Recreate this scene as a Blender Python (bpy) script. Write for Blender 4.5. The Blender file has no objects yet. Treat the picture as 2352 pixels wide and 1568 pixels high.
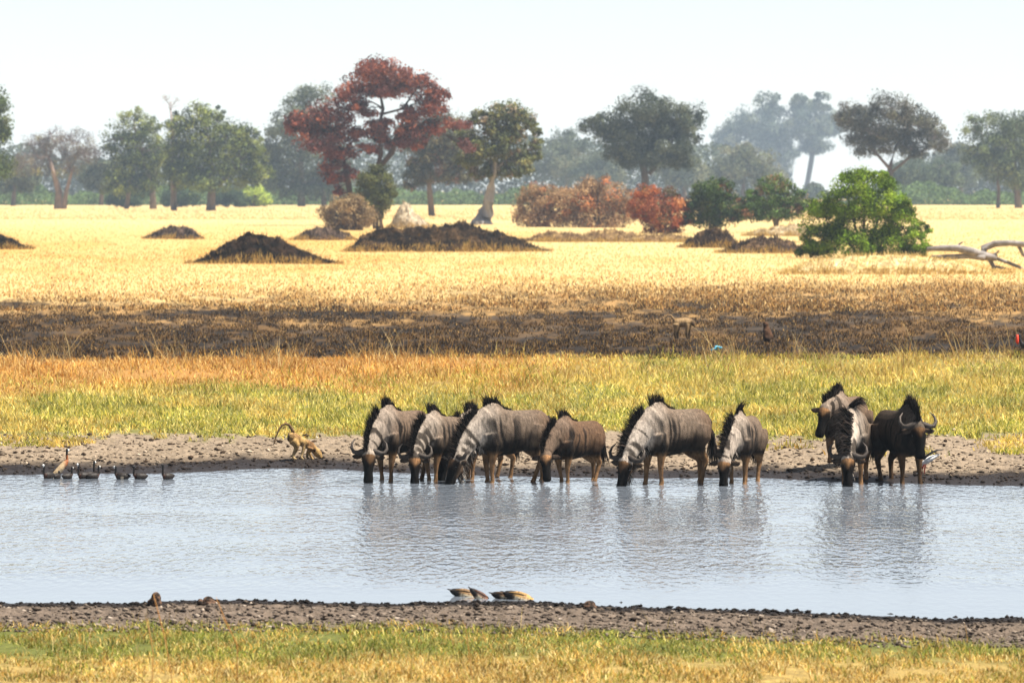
import bpy, math, random
import numpy as np
from mathutils import Vector
from mathutils.bvhtree import BVHTree

sc = bpy.context.scene
COL = sc.collection
random.seed(7)
PI = math.pi

# ------------------------------------------------------------------ camera maths
# distances are in metres; positions were measured on a 2352 px wide copy of the photo
F, CX, CY, HOR, CAMH = 11025.0, 1176.0, 784.0, 427.0, 4.9
PITCH = math.atan((CY - HOR) / F)
cp, sp = math.cos(PITCH), math.sin(PITCH)


def ray(px, py):
    a, b = (px - CX) / F, (CY - py) / F
    return Vector((a, cp + b * sp, -sp + b * cp))


def at(px, py, Y):
    d = ray(px, py)
    k = Y / d.y
    return Vector((d.x * k, Y, CAMH + d.z * k))


def scale(Y):
    return F / Y


# ------------------------------------------------------------------ noise
def _hash(ix, iy, seed):
    h = (ix.astype(np.int64) * 374761393 + iy.astype(np.int64) * 668265263 + seed * 974634777) & 0x7fffffff
    h = ((h ^ (h >> 13)) * 1274126177) & 0x7fffffff
    return ((h ^ (h >> 16)) & 0xffff) / 65535.0


def vnoise(x, y, seed=0):
    x = np.asarray(x, float); y = np.asarray(y, float)
    ix = np.floor(x); iy = np.floor(y)
    fx = x - ix; fy = y - iy
    fx = fx * fx * (3 - 2 * fx); fy = fy * fy * (3 - 2 * fy)
    a = _hash(ix, iy, seed); b = _hash(ix + 1, iy, seed)
    c = _hash(ix, iy + 1, seed); d = _hash(ix + 1, iy + 1, seed)
    return (a * (1 - fx) + b * fx) * (1 - fy) + (c * (1 - fx) + d * fx) * fy


def fbm(x, y, seed=0, octv=4, gain=.5):
    s = 0; a = 1; t = 0
    for k in range(octv):
        s = s + a * vnoise(np.asarray(x) * 2 ** k + 13.7 * k, np.asarray(y) * 2 ** k + 7.1 * k, seed + k)
        t += a; a *= gain
    return s / t


def sstep(a, b, x):
    t = np.clip((np.asarray(x, float) - a) / (b - a), 0, 1)
    return t * t * (3 - 2 * t)


# ------------------------------------------------------------------ shorelines and ground height
FAR_PTS = [(-900, 1082), (0, 1090), (300, 1087), (480, 1082), (640, 1075), (760, 1078), (860, 1085), (1100, 1092), (1400, 1097),
           (1750, 1097), (1900, 1105), (2100, 1110), (2352, 1115), (3300, 1120)]
NEAR_PTS = [(-900, 1378), (0, 1388), (300, 1386), (600, 1380), (830, 1388), (1000, 1386), (1200, 1383), (1420, 1396), (1700, 1402),
            (1900, 1412), (2130, 1424), (2352, 1420), (3300, 1430)]


def _shore(pts):
    xs, ys = [], []
    for px, py in pts:
        Y = F * CAMH / (py - HOR)
        xs.append((px - CX) * Y / F); ys.append(Y)
    return np.array(xs), np.array(ys)


FX, FY = _shore(FAR_PTS)
NX, NY = _shore(NEAR_PTS)


def far_y(x):
    x = np.asarray(x, float)
    return np.interp(x, FX, FY) + .35 * (vnoise(x * 1.1, x * 0, 3) - .5) + .2 * (vnoise(x * 4, x * 0, 4) - .5)


def near_y(x):
    x = np.asarray(x, float)
    return np.interp(x, NX, NY) + .25 * (vnoise(x * 1.6, x * 0, 5) - .5) + .18 * (vnoise(x * 6, x * 0, 6) - .5)


def ground_z(x, y, fine=False):
    x = np.asarray(x, float); y = np.asarray(y, float)
    df = y - far_y(x)
    dn = near_y(x) - y
    out_f = .015 + .26 * (1 - np.exp(-np.clip(df, 0, None) / 6.0))
    out_n = .012 + .24 * (1 - np.exp(-np.clip(dn, 0, None) / 6.5))
    inside = -np.clip(.05 * np.minimum(-df, -dn), 0, .5) - .004
    z = np.where(df > 0, out_f, np.where(dn > 0, out_n, inside))
    if fine:
        land = np.where(df > 0, sstep(0, 1.2, df), np.where(dn > 0, sstep(-.15, .3, dn), 0))
        nb = (fbm(x * 5.5, y * 5.5, 21, 4, .6) - .45)
        z = z + np.where(dn > -.15, land * (.05 + .11 * sstep(.8, 2, dn)) * nb * sstep(6, 2.4, dn), 0)
        ff = (fbm(x * 3.2, y * 3.0, 31, 4, .6) - .45)
        z = z + np.where(df > 0, land * .14 * ff * sstep(13, 8, df), 0)
        # gentle unevenness further away
        z = z + np.where(df > 6, .12 * (fbm(x * .12, y * .05, 41, 3) - .5) * sstep(6, 20, df), 0)
    return z


def gz(x, y):
    return float(ground_z(np.array([x]), np.array([y]))[0])


def hit(px, py):
    """the point of the ground (or the water) seen at a place"""
    z = 0.0
    for _ in range(12):
        d = ray(px, py)
        k = (z - CAMH) / d.z
        p = Vector((d.x * k, d.y * k, z))
        z = max(0.0, gz(p.x, p.y))
    return p


# ------------------------------------------------------------------ materials
def new_mat(name):
    m = bpy.data.materials.new(name)
    m.use_nodes = True
    nt = m.node_tree
    b = nt.nodes['Principled BSDF']
    return m, nt, b


def N(nt, t, **kw):
    n = nt.nodes.new(t)
    for k, v in kw.items():
        setattr(n, k, v)
    return n


def attr_mat(name, rough=.8, translucent=0.0, spec=.2, noise_scale=0, noise_amt=.0, bump=0, bump_scale=20, stretch=(1, 1, 1)):
    """colour from the mesh's own albedo attribute, broken up by procedural noise"""
    m, nt, b = new_mat(name)
    a = N(nt, 'ShaderNodeAttribute', attribute_name='Col')
    colour = a.outputs['Color']
    tc = N(nt, 'ShaderNodeTexCoord')
    if noise_amt:
        mp = N(nt, 'ShaderNodeMapping'); mp.inputs['Scale'].default_value = stretch
        nt.links.new(tc.outputs['Object'], mp.inputs['Vector'])
        no = N(nt, 'ShaderNodeTexNoise'); no.inputs['Scale'].default_value = noise_scale
        no.inputs['Detail'].default_value = 5
        nt.links.new(mp.outputs['Vector'], no.inputs['Vector'])
        mr = N(nt, 'ShaderNodeMapRange')
        mr.inputs['From Min'].default_value = .3; mr.inputs['From Max'].default_value = .7
        mr.inputs['To Min'].default_value = 1 - noise_amt; mr.inputs['To Max'].default_value = 1 + noise_amt
        nt.links.new(no.outputs['Fac'], mr.inputs['Value'])
        mx = N(nt, 'ShaderNodeVectorMath', operation='SCALE')
        nt.links.new(colour, mx.inputs[0]); nt.links.new(mr.outputs['Result'], mx.inputs['Scale'])
        colour = mx.outputs['Vector']
    nt.links.new(colour, b.inputs['Base Color'])
    b.inputs['Roughness'].default_value = rough
    b.inputs['Specular IOR Level'].default_value = spec
    if bump:
        no2 = N(nt, 'ShaderNodeTexNoise'); no2.inputs['Scale'].default_value = bump_scale
        no2.inputs['Detail'].default_value = 6
        nt.links.new(tc.outputs['Object'], no2.inputs['Vector'])
        bp = N(nt, 'ShaderNodeBump'); bp.inputs['Strength'].default_value = 1; bp.inputs['Distance'].default_value = bump
        nt.links.new(no2.outputs['Fac'], bp.inputs['Height'])
        nt.links.new(bp.outputs['Normal'], b.inputs['Normal'])
    if translucent:
        tr = N(nt, 'ShaderNodeBsdfTranslucent')
        nt.links.new(colour, tr.inputs['Color'])
        ms = N(nt, 'ShaderNodeMixShader'); ms.inputs['Fac'].default_value = translucent
        nt.links.new(b.outputs['BSDF'], ms.inputs[1]); nt.links.new(tr.outputs['BSDF'], ms.inputs[2])
        nt.links.new(ms.outputs['Shader'], nt.nodes['Material Output'].inputs['Surface'])
    return m


MAT = {}
MAT['leaf'] = attr_mat('foliage', .8, .22, .08)
MAT['grass'] = attr_mat('grass_blade', .8, .35, .15)
MAT['bark'] = attr_mat('bark', .9, 0, .1, 1.2, .35, .05, 3, (1, 1, .35))
MAT['coat'] = attr_mat('animal_coat', .8, 0, .06, 30, .42, .012, 55, (1, 1, .3))
MAT['hair'] = attr_mat('dark_hair', .7, 0, .06)
MAT['horn'] = attr_mat('horn', .6, 0, .12, 30, .25)
MAT['feather'] = attr_mat('feather', .6, 0, .25, 40, .3)
MAT['mud'] = attr_mat('mud', .9, 0, .15, 9, .35, .03, 22)
MAT['mound'] = attr_mat('burnt_mound', .95, 0, .05, 2.5, .5, .12, 4)
MAT['log'] = attr_mat('dead_wood', .85, 0, .1, 3, .4, .03, 8)

m, nt, b = new_mat('eye_black')
b.inputs['Base Color'].default_value = (.01, .008, .006, 1); b.inputs['Roughness'].default_value = .15
MAT['eye'] = m

# ground: per-zone albedo x noise
m, nt, b = new_mat('ground_soil')
a = N(nt, 'ShaderNodeAttribute', attribute_name='Col')
w = N(nt, 'ShaderNodeAttribute', attribute_name='Wet')
tc = N(nt, 'ShaderNodeTexCoord')
n1 = N(nt, 'ShaderNodeTexNoise'); n1.inputs['Scale'].default_value = 7; n1.inputs['Detail'].default_value = 8; n1.inputs['Roughness'].default_value = .7
mp = N(nt, 'ShaderNodeMapping'); mp.inputs['Scale'].default_value = (1, .5, 1)
nt.links.new(tc.outputs['Object'], mp.inputs['Vector']); nt.links.new(mp.outputs['Vector'], n1.inputs['Vector'])
mr = N(nt, 'ShaderNodeMapRange'); mr.inputs['From Min'].default_value = .3; mr.inputs['From Max'].default_value = .7
mr.inputs['To Min'].default_value = .55; mr.inputs['To Max'].default_value = 1.45
nt.links.new(n1.outputs['Fac'], mr.inputs['Value'])
mx = N(nt, 'ShaderNodeVectorMath', operation='SCALE')
nt.links.new(a.outputs['Color'], mx.inputs[0]); nt.links.new(mr.outputs['Result'], mx.inputs['Scale'])
nt.links.new(mx.outputs['Vector'], b.inputs['Base Color'])
rr = N(nt, 'ShaderNodeMapRange'); rr.inputs['To Min'].default_value = .95; rr.inputs['To Max'].default_value = .5
nt.links.new(w.outputs['Fac'], rr.inputs['Value']); nt.links.new(rr.outputs['Result'], b.inputs['Roughness'])
b.inputs['Specular IOR Level'].default_value = .15
n2 = N(nt, 'ShaderNodeTexNoise'); n2.inputs['Scale'].default_value = 14; n2.inputs['Detail'].default_value = 8
nt.links.new(tc.outputs['Object'], n2.inputs['Vector'])
bp = N(nt, 'ShaderNodeBump'); bp.inputs['Strength'].default_value = 1; bp.inputs['Distance'].default_value = .06
nt.links.new(n2.outputs['Fac'], bp.inputs['Height']); nt.links.new(bp.outputs['Normal'], b.inputs['Normal'])
MAT['ground'] = m

# water
m, nt, b = new_mat('pond_water')
b.inputs['Base Color'].default_value = (.135, .155, .185, 1)
b.inputs['Roughness'].default_value = .06
b.inputs['IOR'].default_value = 1.333
tc = N(nt, 'ShaderNodeTexCoord')
sx = N(nt, 'ShaderNodeSeparateXYZ'); nt.links.new(tc.outputs['Object'], sx.inputs[0])
mp = N(nt, 'ShaderNodeMapping'); mp.inputs['Scale'].default_value = (1, .30, 1)
nt.links.new(tc.outputs['Object'], mp.inputs['Vector'])
n1 = N(nt, 'ShaderNodeTexNoise'); n1.inputs['Scale'].default_value = 8; n1.inputs['Detail'].default_value = 2; n1.inputs['Distortion'].default_value = .3
n2 = N(nt, 'ShaderNodeTexNoise'); n2.inputs['Scale'].default_value = .35; n2.inputs['Detail'].default_value = 3
nt.links.new(mp.outputs['Vector'], n1.inputs['Vector']); nt.links.new(tc.outputs['Object'], n2.inputs['Vector'])
# calmer by the near shore and in patches
calm = N(nt, 'ShaderNodeMapRange'); calm.inputs['From Min'].default_value = 57.5; calm.inputs['From Max'].default_value = 61.5
calm.inputs['To Min'].default_value = .1; calm.inputs['To Max'].default_value = 1
nt.links.new(sx.outputs['Y'], calm.inputs['Value'])
calm2 = N(nt, 'ShaderNodeMapRange'); calm2.inputs['From Min'].default_value = 68; calm2.inputs['From Max'].default_value = 79
calm2.inputs['To Min'].default_value = 1; calm2.inputs['To Max'].default_value = 1.1
nt.links.new(sx.outputs['Y'], calm2.inputs['Value'])
pt = N(nt, 'ShaderNodeMapRange'); pt.inputs['From Min'].default_value = .35; pt.inputs['From Max'].default_value = .6
pt.inputs['To Min'].default_value = .45; pt.inputs['To Max'].default_value = 1
nt.links.new(n2.outputs['Fac'], pt.inputs['Value'])
m1 = N(nt, 'ShaderNodeMath', operation='MULTIPLY'); m2 = N(nt, 'ShaderNodeMath', operation='MULTIPLY'); m3 = N(nt, 'ShaderNodeMath', operation='MULTIPLY')
nt.links.new(calm.outputs['Result'], m1.inputs[0]); nt.links.new(pt.outputs['Result'], m1.inputs[1])
nt.links.new(m1.outputs[0], m3.inputs[0]); nt.links.new(calm2.outputs['Result'], m3.inputs[1])
nt.links.new(m3.outputs[0], m2.inputs[0]); nt.links.new(n1.outputs['Fac'], m2.inputs[1])
bp = N(nt, 'ShaderNodeBump'); bp.inputs['Strength'].default_value = 1; bp.inputs['Distance'].default_value = .036
nt.links.new(m2.outputs[0], bp.inputs['Height']); nt.links.new(bp.outputs['Normal'], b.inputs['Normal'])
MAT['water'] = m


# ------------------------------------------------------------------ mesh helpers
def tag(o, label=None, cat=None, group=None, kind=None):
    if label: o['label'] = label
    if cat: o['category'] = cat
    if group: o['group'] = group
    if kind: o['kind'] = kind
    return o


def link(name, me, mat=None, parent=None):
    o = bpy.data.objects.new(name, me)
    COL.objects.link(o)
    if mat is not None:
        me.materials.append(mat)
    if parent is not None:
        o.parent = parent
    return o


def empty(name, loc, rz=0.0, s=1.0):
    o = bpy.data.objects.new(name, None)
    COL.objects.link(o)
    o.location = loc; o.rotation_euler = (0, 0, rz); o.scale = (s, s, s)
    o.empty_display_size = .2
    return o


def mesh_np(name, verts, faces_flat, face_sizes, col=None, smooth=False):
    me = bpy.data.meshes.new(name)
    verts = np.asarray(verts, np.float32)
    me.vertices.add(len(verts)); me.vertices.foreach_set('co', verts.ravel())
    face_sizes = np.asarray(face_sizes, np.int32); faces_flat = np.asarray(faces_flat, np.int32)
    me.loops.add(len(faces_flat)); me.loops.foreach_set('vertex_index', faces_flat)
    me.polygons.add(len(face_sizes))
    st = np.concatenate([[0], np.cumsum(face_sizes)[:-1]]).astype(np.int32)
    me.polygons.foreach_set('loop_start', st)
    me.update(calc_edges=True)
    if smooth:
        me.polygons.foreach_set('use_smooth', np.ones(len(face_sizes), bool))
    if col is not None:
        set_col(me, col)
    me.validate()
    return me


def set_col(me, col):
    ca = me.color_attributes.get('Col') or me.color_attributes.new('Col', 'FLOAT_COLOR', 'POINT')
    c = np.ones((len(me.vertices), 4), np.float32)
    c[:, :3] = np.clip(np.asarray(col, np.float32), 0, 1)
    ca.data.foreach_set('color', c.ravel())


class MB:
    """collects tubes and lumps, with a colour for each"""
    def __init__(self):
        self.v = []; self.f = []; self.c = []

    def tube(self, pts, ra, rb=None, col=(.2, .2, .2), seg=12, ref=Vector((0, 0, 1)), cap=True):
        pts = [Vector(p) for p in pts]
        n = len(pts)
        rb = rb or ra
        base = len(self.v)
        for i, p in enumerate(pts):
            t = (pts[min(i + 1, n - 1)] - pts[max(i - 1, 0)]).normalized()
            r = ref
            if abs(t.dot(r)) > .95:
                r = Vector((1, 0, 0)) if abs(t.x) < .9 else Vector((0, 1, 0))
            side = t.cross(r).normalized(); up = side.cross(t).normalized()
            for k in range(seg):
                a = 2 * PI * k / seg
                self.v.append(p + side * (ra[i] * math.cos(a)) + up * (rb[i] * math.sin(a)))
                self.c.append(col if not isinstance(col, list) else col[i])
        for i in range(n - 1):
            for k in range(seg):
                a = base + i * seg + k; b_ = base + i * seg + (k + 1) % seg
                self.f.append((a, b_, b_ + seg, a + seg))
        if cap:
            self.f.append(tuple(base + k for k in reversed(range(seg))))
            self.f.append(tuple(base + (n - 1) * seg + k for k in range(seg)))
        return self

    def ball(self, c, r, col=(.2, .2, .2), seg=10, rings=7):
        c = Vector(c)
        if not hasattr(r, '__len__'): r = (r, r, r)
        base = len(self.v)
        for i in range(rings + 1):
            th = PI * i / rings
            for k in range(seg):
                ph = 2 * PI * k / seg
                rr = max(math.sin(th), .02)
                self.v.append(c + Vector((r[0] * rr * math.cos(ph), r[1] * rr * math.sin(ph), r[2] * math.cos(th))))
                self.c.append(col)
        for i in range(rings):
            for k in range(seg):
                a = base + i * seg + k; b_ = base + i * seg + (k + 1) % seg
                self.f.append((a, a + seg, b_ + seg, b_))
        self.f.append(tuple(base + k for k in range(seg)))
        self.f.append(tuple(base + rings * seg + k for k in reversed(range(seg))))
        return self

    def mesh(self, name, smooth=True):
        me = bpy.data.meshes.new(name)
        me.from_pydata([tuple(v) for v in self.v], [], self.f)
        me.update()
        set_col(me, self.c)
        if smooth:
            me.polygons.foreach_set('use_smooth', np.ones(len(me.polygons), bool))
        return me

    def build(self, name, mat, parent=None, smooth=True):
        return link(name, self.mesh(name, smooth), mat, parent)

    def skin(self, name, voxel, it=4, fac=.5):
        """melt all pieces into one continuous surface"""
        me = self.mesh(name + '_tmp')
        o = bpy.data.objects.new(name + '_tmp', me)
        COL.objects.link(o)
        md = o.modifiers.new('r', 'REMESH'); md.mode = 'VOXEL'; md.voxel_size = voxel; md.use_smooth_shade = True
        sm = o.modifiers.new('s', 'SMOOTH'); sm.iterations = it; sm.factor = fac
        dg = bpy.context.evaluated_depsgraph_get()
        out = bpy.data.meshes.new_from_object(o.evaluated_get(dg))
        out.name = name
        bpy.data.objects.remove(o); bpy.data.meshes.remove(me)
        for a_ in list(out.color_attributes):
            out.color_attributes.remove(a_)
        out.polygons.foreach_set('use_smooth', np.ones(len(out.polygons), bool))
        return out


def verts_of(me):
    v = np.empty(len(me.vertices) * 3, np.float32)
    me.vertices.foreach_get('co', v)
    return v.reshape(-1, 3).astype(float)


def seg_dist(V, pts, rad):
    """for each vertex: distance to a polyline divided by its radius there, and position along it 0..1"""
    best = np.full(len(V), 1e9); tt = np.zeros(len(V))
    n = len(pts) - 1
    for i in range(n):
        a_ = np.array(pts[i]); b_ = np.array(pts[i + 1]); d = b_ - a_
        t = np.clip(((V - a_) @ d) / max(d @ d, 1e-9), 0, 1)
        q = a_ + t[:, None] * d
        dist = np.linalg.norm(V - q, axis=1) / (rad[i] * (1 - t) + rad[i + 1] * t)
        m_ = dist < best
        best = np.where(m_, dist, best); tt = np.where(m_, (i + t) / n, tt)
    return best, tt


rng = np.random.default_rng(11)


def blades_mesh(name, pos, h, w, lean, col, bend=.3, two=True, face=None):
    """grass blades / hairs: pos (n,3), h, w (n), lean (n,3) unit directions, col (n,3)"""
    n = len(pos)
    if face is None:
        ang = rng.uniform(0, 2 * PI, n)
        side = np.stack([np.cos(ang), np.sin(ang), np.zeros(n)], 1)
    else:
        side = face
    side = side * (w / 2)[:, None]
    tip_d = np.array([0, 0, -1.0]) * (bend if np.isscalar(bend) else bend[:, None])
    if two:
        mid = pos + lean * (h * .55)[:, None]
        tip = mid + (lean + tip_d) / np.linalg.norm(lean + tip_d, axis=1)[:, None] * (h * .45)[:, None]
        V = np.stack([pos - side, pos + side, mid + side * .75, mid - side * .75, tip], 1).reshape(-1, 3)
        b_ = (np.arange(n) * 5)[:, None]
        fl = np.concatenate([b_, b_ + 1, b_ + 2, b_ + 3, b_ + 3, b_ + 2, b_ + 4], 1).ravel()
        fs = np.tile([4, 3], n)
        C = np.repeat(col, 5, 0)
    else:
        tip = pos + lean * h[:, None]
        V = np.stack([pos - side, pos + side, tip], 1).reshape(-1, 3)
        b_ = (np.arange(n) * 3)[:, None]
        fl = np.concatenate([b_, b_ + 1, b_ + 2], 1).ravel()
        fs = np.full(n, 3)
        C = np.repeat(col, 3, 0)
    return mesh_np(name, V, fl, fs, C)


def mixc(cols, wts, n):
    cols = np.array(cols, float); wts = np.array(wts, float)
    wts = wts[:len(cols)]; k = rng.choice(len(cols), n, p=wts / wts.sum())
    c = cols[k] * rng.uniform(.75, 1.25, n)[:, None]
    return c


# ------------------------------------------------------------------ the ground
ALB = .62


def zone_py(x, y):
    return HOR + F * (CAMH - np.maximum(0, ground_z(x, y))) / y          # the row at which the ground at that place appears


STRAW = np.array((.74, .54, .235)); STRAW2 = np.array((.70, .43, .13)); ORANGE = np.array((.42, .22, .06))
BURNT = np.array((.022, .014, .008)); BROWN = np.array((.30, .165, .055)); SOIL = np.array((.30, .228, .158))
WETMUD = np.array((.022, .015, .012)); GREENG = np.array((.22, .21, .06)); GREYASH = np.array((.095, .068, .045))


def lerp(a_, b_, t):
    return a_ * (1 - t)[..., None] + b_ * t[..., None]


def ground_colour(x, y):
    py = zone_py(x, np.clip(y, 28, None))
    px = CX + x * F / y
    n1 = fbm(px * .006, py * .05, 101, 4)         # broad, flattened streaks
    n2 = fbm(px * .03, py * .12, 111, 3)
    n3 = fbm(x * .9, y * .35, 121, 3)
    n4 = fbm(px * .10, py * .22, 117, 3)
    q = py + (n1 - .5) * 46 + (n2 - .5) * 22 + (n4 - .5) * 20
    c = np.zeros(x.shape + (3,)) + STRAW
    # pale straw far away, warmer streaks nearer
    c = lerp(c, STRAW2 * .95, np.clip(sstep(.5, .72, n1) * sstep(500, 560, py) * .7 + sstep(500, 545, py) * sstep(640, 585, py) * sstep(1500, 700, px) * .6, 0, 1))
    c = lerp(c, lerp(BROWN * 1.3 + 0 * c, BROWN * .45 + 0 * c, sstep(.42, .62, n4)), sstep(655, 705, q + sstep(700, 1700, px) * 26) * .9)
    burnt = lerp(BROWN * .55 * (.3 + 1.2 * n4)[..., None], BURNT + 0 * n2[..., None], sstep(.40, .56, n2 * .35 + n1 * .3 + n4 * .35))
    burnt = lerp(burnt, GREYASH + 0 * burnt, sstep(.58, .72, fbm(px * .01, py * .16, 131, 3)) * .7)
    right = sstep(500, 1500, px)
    q2 = q + (n1 - .5) * 40 + (fbm(px * .0025, py * .02, 137, 3) - .5) * 60
    c = lerp(c, burnt, sstep(690, 722, q2))
    dark_edge = sstep(768, 790, py + (n2 - .5) * 16) * sstep(845, 800, py)
    c = lerp(c, BURNT * .7 + 0 * c, dark_edge * .85 * sstep(.3, .5, n4))
    # grass soil under the middle meadow
    mead = lerp(ORANGE + 0 * c, GREENG + 0 * c, np.clip(sstep(868, 920, py + (n1 - .5) * 50) + sstep(1000, 1500, px) * .8, 0, 1))
    c = lerp(c, mead, sstep(812, 830, py + (n2 - .5) * 14 + (px - 1176) * .006))
    # far mud bank
    df = y - far_y(x)
    mud_top = np.interp(px, [0, 700, 900, 1150, 1400, 1700, 1800, 2352], [1000, 1002, 1000, 995, 985, 1000, 1002, 1000])
    mud = SOIL * (.85 + .3 * n3)[..., None]
    m_ = sstep(-6, 10, py - mud_top + (n2 - .5) * 36)
    c = lerp(c, mud, m_ * (df > -5))
    c = lerp(c, WETMUD + 0 * c, (sstep(2.6, .9, df + (n3 - .5) * 2.6)) * (df > -30))
    # near bank
    dn = near_y(x) - y
    mudn = np.array((.165, .125, .095)) * (.65 + .7 * fbm(x * 6, y * 4, 141, 3))[..., None]
    near = dn > -12
    c = np.where((near & (y < 66))[..., None], lerp(mudn, WETMUD * .8 + 0 * c, sstep(1.5, .8, dn + (n3 - .5) * 1.0)), c)
    g = lerp(np.array((.15, .16, .035)) + 0 * c, np.array((.40, .28, .09)) + 0 * c, sstep(1495, 1540, py + (n1 - .5) * 40))
    gl = np.interp(px, [-500, 0, 900, 1400, 1800, 2352, 3000], [1440, 1440, 1440, 1452, 1468, 1485, 1490])
    c = np.where((y < 56)[..., None], lerp(c, g, sstep(-8, 8, py - gl + (n2 - .5) * 20)), c)
    wet = np.where(df > 0, sstep(2.2, .5, df), sstep(.8, .1, dn))
    return np.clip(c * ALB, .004, .9), np.clip(wet, 0, 1)


ys = np.concatenate([np.arange(28, 50, .4), np.arange(50, 60.5, .06), np.arange(60.5, 80, .8), np.arange(80, 96, .11),
                     np.arange(96, 146, .25), np.arange(146, 420, 1.0), np.geomspace(420, 4000, 130)])
uc = np.linspace(-.125, .125, 300)
uo = np.linspace(.128, .62, 26)
us = np.concatenate([-uo[::-1], uc, uo])
GX = us[None, :] * ys[:, None]; GY = np.repeat(ys[:, None], len(us), 1)
GZ = ground_z(GX, GY, True)
gc, gw = ground_colour(GX, GY)
nr, nc = GX.shape
ii = (np.arange(nr - 1)[:, None] * nc + np.arange(nc - 1)[None, :]).ravel()
fl = np.stack([ii, ii + 1, ii + nc + 1, ii + nc], 1).ravel()
me = mesh_np('ground', np.stack([GX, GY, GZ], -1).reshape(-1, 3), fl, np.full(len(ii), 4), gc.reshape(-1, 3), True)
wa = me.attributes.new('Wet', 'FLOAT', 'POINT'); wa.data.foreach_set('value', gw.ravel().astype(np.float32))
tag(link('ground', me, MAT['ground']), kind='structure')

# the water of the pond
me = bpy.data.meshes.new('water')
me.from_pydata([(-60, 50, 0), (60, 50, 0), (60, 90, 0), (-60, 90, 0)], [], [(0, 1, 2, 3)])
tag(link('water', me, MAT['water']), kind='structure')


# ------------------------------------------------------------------ grass, all of it uncountable
def scatter_py(n, px0, px1, py0, py1):
    """even cover of the ground seen in a window of the view, denser where it is nearer"""
    px = rng.uniform(px0, px1, n); py = rng.uniform(py0, py1, n)
    y = F * (CAMH - .2) / (py - HOR); x = (px - CX) * y / F
    for _ in range(3):
        y = F * (CAMH - np.maximum(0, ground_z(x, y))) / (py - HOR); x = (px - CX) * y / F
    return px, py, x, y


def lean_dirs(n, amt, bias=(0, 0)):
    l = np.stack([rng.normal(bias[0], amt, n), rng.normal(bias[1], amt, n), np.ones(n)], 1)
    return l / np.linalg.norm(l, axis=1)[:, None]


def grass(name, n, win, keep, hgt, wid, colours, lean=.35, bend=.5, two=True, hpow=1.0):
    px, py, x, y = scatter_py(n, *win)
    k = keep(px, py, x, y)
    px, py, x, y = px[k], py[k], x[k], y[k]
    m_ = len(x)
    pos = np.stack([x, y, ground_z(x, y, True) - .01], 1)
    h = hgt * rng.uniform(.4, 1.25, m_) ** hpow * (.6 + .8 * fbm(x * 1.3, y * .8, 77, 2))
    wd = wid * rng.uniform(.6, 1.4, m_)
    me = blades_mesh(name, pos, h, wd, lean_dirs(m_, lean), colours(px, py, x, y) * ALB, bend, two)
    return tag(link(name, me, MAT['grass']), kind='stuff')


def cols_near(px, py, x, y):
    n = len(px)
    t = sstep(1492, 1545, py + (fbm(px * .006, py * .05, 101, 4) - .5) * 46 + rng.normal(0, 14, n))
    p = fbm(x * 1.6, y * .9, 151, 3)
    green = mixc([(.24, .28, .03), (.40, .38, .06), (.80, .66, .2), (.10, .12, .02), (.5, .28, .06)], [3, 3, 2.2, 1.6, .8], n)
    straw = mixc([(.86, .58, .17), (.66, .38, .08), (.36, .32, .06), (1.0, .8, .36), (.2, .11, .03)], [3, 3, 1.8, 1.4, .9], n)
    t = np.clip(.12 + t * .76 + (p > .54) * .5 - (p < .42) * .4, 0, 1)
    return lerp(green, straw, (rng.random(n) < t).astype(float)) * (.45 + 1.05 * fbm(px * .014, py * .05, 251, 4))[:, None]


def near_line(px):
    return np.interp(px, [-500, 0, 900, 1400, 1800, 2352, 3000], [1440, 1440, 1440, 1452, 1468, 1485, 1490])


def keep_near(px, py, x, y):
    n2 = fbm(px * .03, py * .12, 111, 3)
    edge = py - near_line(px) + (n2 - .5) * 26 + rng.normal(0, 5, len(px))
    return (edge > 0) & (fbm(x * 2.1, y * 1.4, 161, 3) > .33)


grass('meadow_grass_near', 80000, (-250, 2600, 1430, 1640), keep_near, .10, .011, cols_near, .55, .7)
grass('straw_stalks_near', 900, (-250, 2600, 1440, 1640), lambda px, py, x, y: fbm(x * .8, y * .6, 17, 2) > .5, .26, .008,
      lambda px, py, x, y: mixc([(.6, .36, .12), (.66, .5, .2)], [1, 1], len(px)), .4, .35)


def cols_mid(px, py, x, y):
    n = len(px)
    n1 = fbm(px * .006, py * .05, 101, 4)
    g = np.clip(sstep(855, 915, py + (n1 - .5) * 70 + rng.normal(0, 12, n)) + sstep(900, 1500, px) * .85, 0, 1)
    orange = mixc([(.78, .38, .07), (.92, .56, .16), (.36, .14, .03), (1.0, .72, .28)], [3, 3, 1.8, 1.3], n)
    p = fbm(px * .008, py * .04, 171, 3)
    gr = mixc([(.72, .58, .10), (.48, .46, .07), (.95, .78, .24), (.22, .25, .04)], [3, 3, 2.2, 1.8], n)
    yl = mixc([(.85, .60, .12), (1.0, .76, .24), (.55, .44, .08), (.6, .34, .06)], [3, 3, 1.6, 1], n)
    gr = lerp(gr, yl, (rng.random(n) < sstep(.42, .6, p)).astype(float))
    return lerp(orange, gr, (rng.random(n) < g).astype(float)) * (.45 + 1.05 * fbm(px * .012, py * .05, 241, 4))[:, None]


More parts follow.
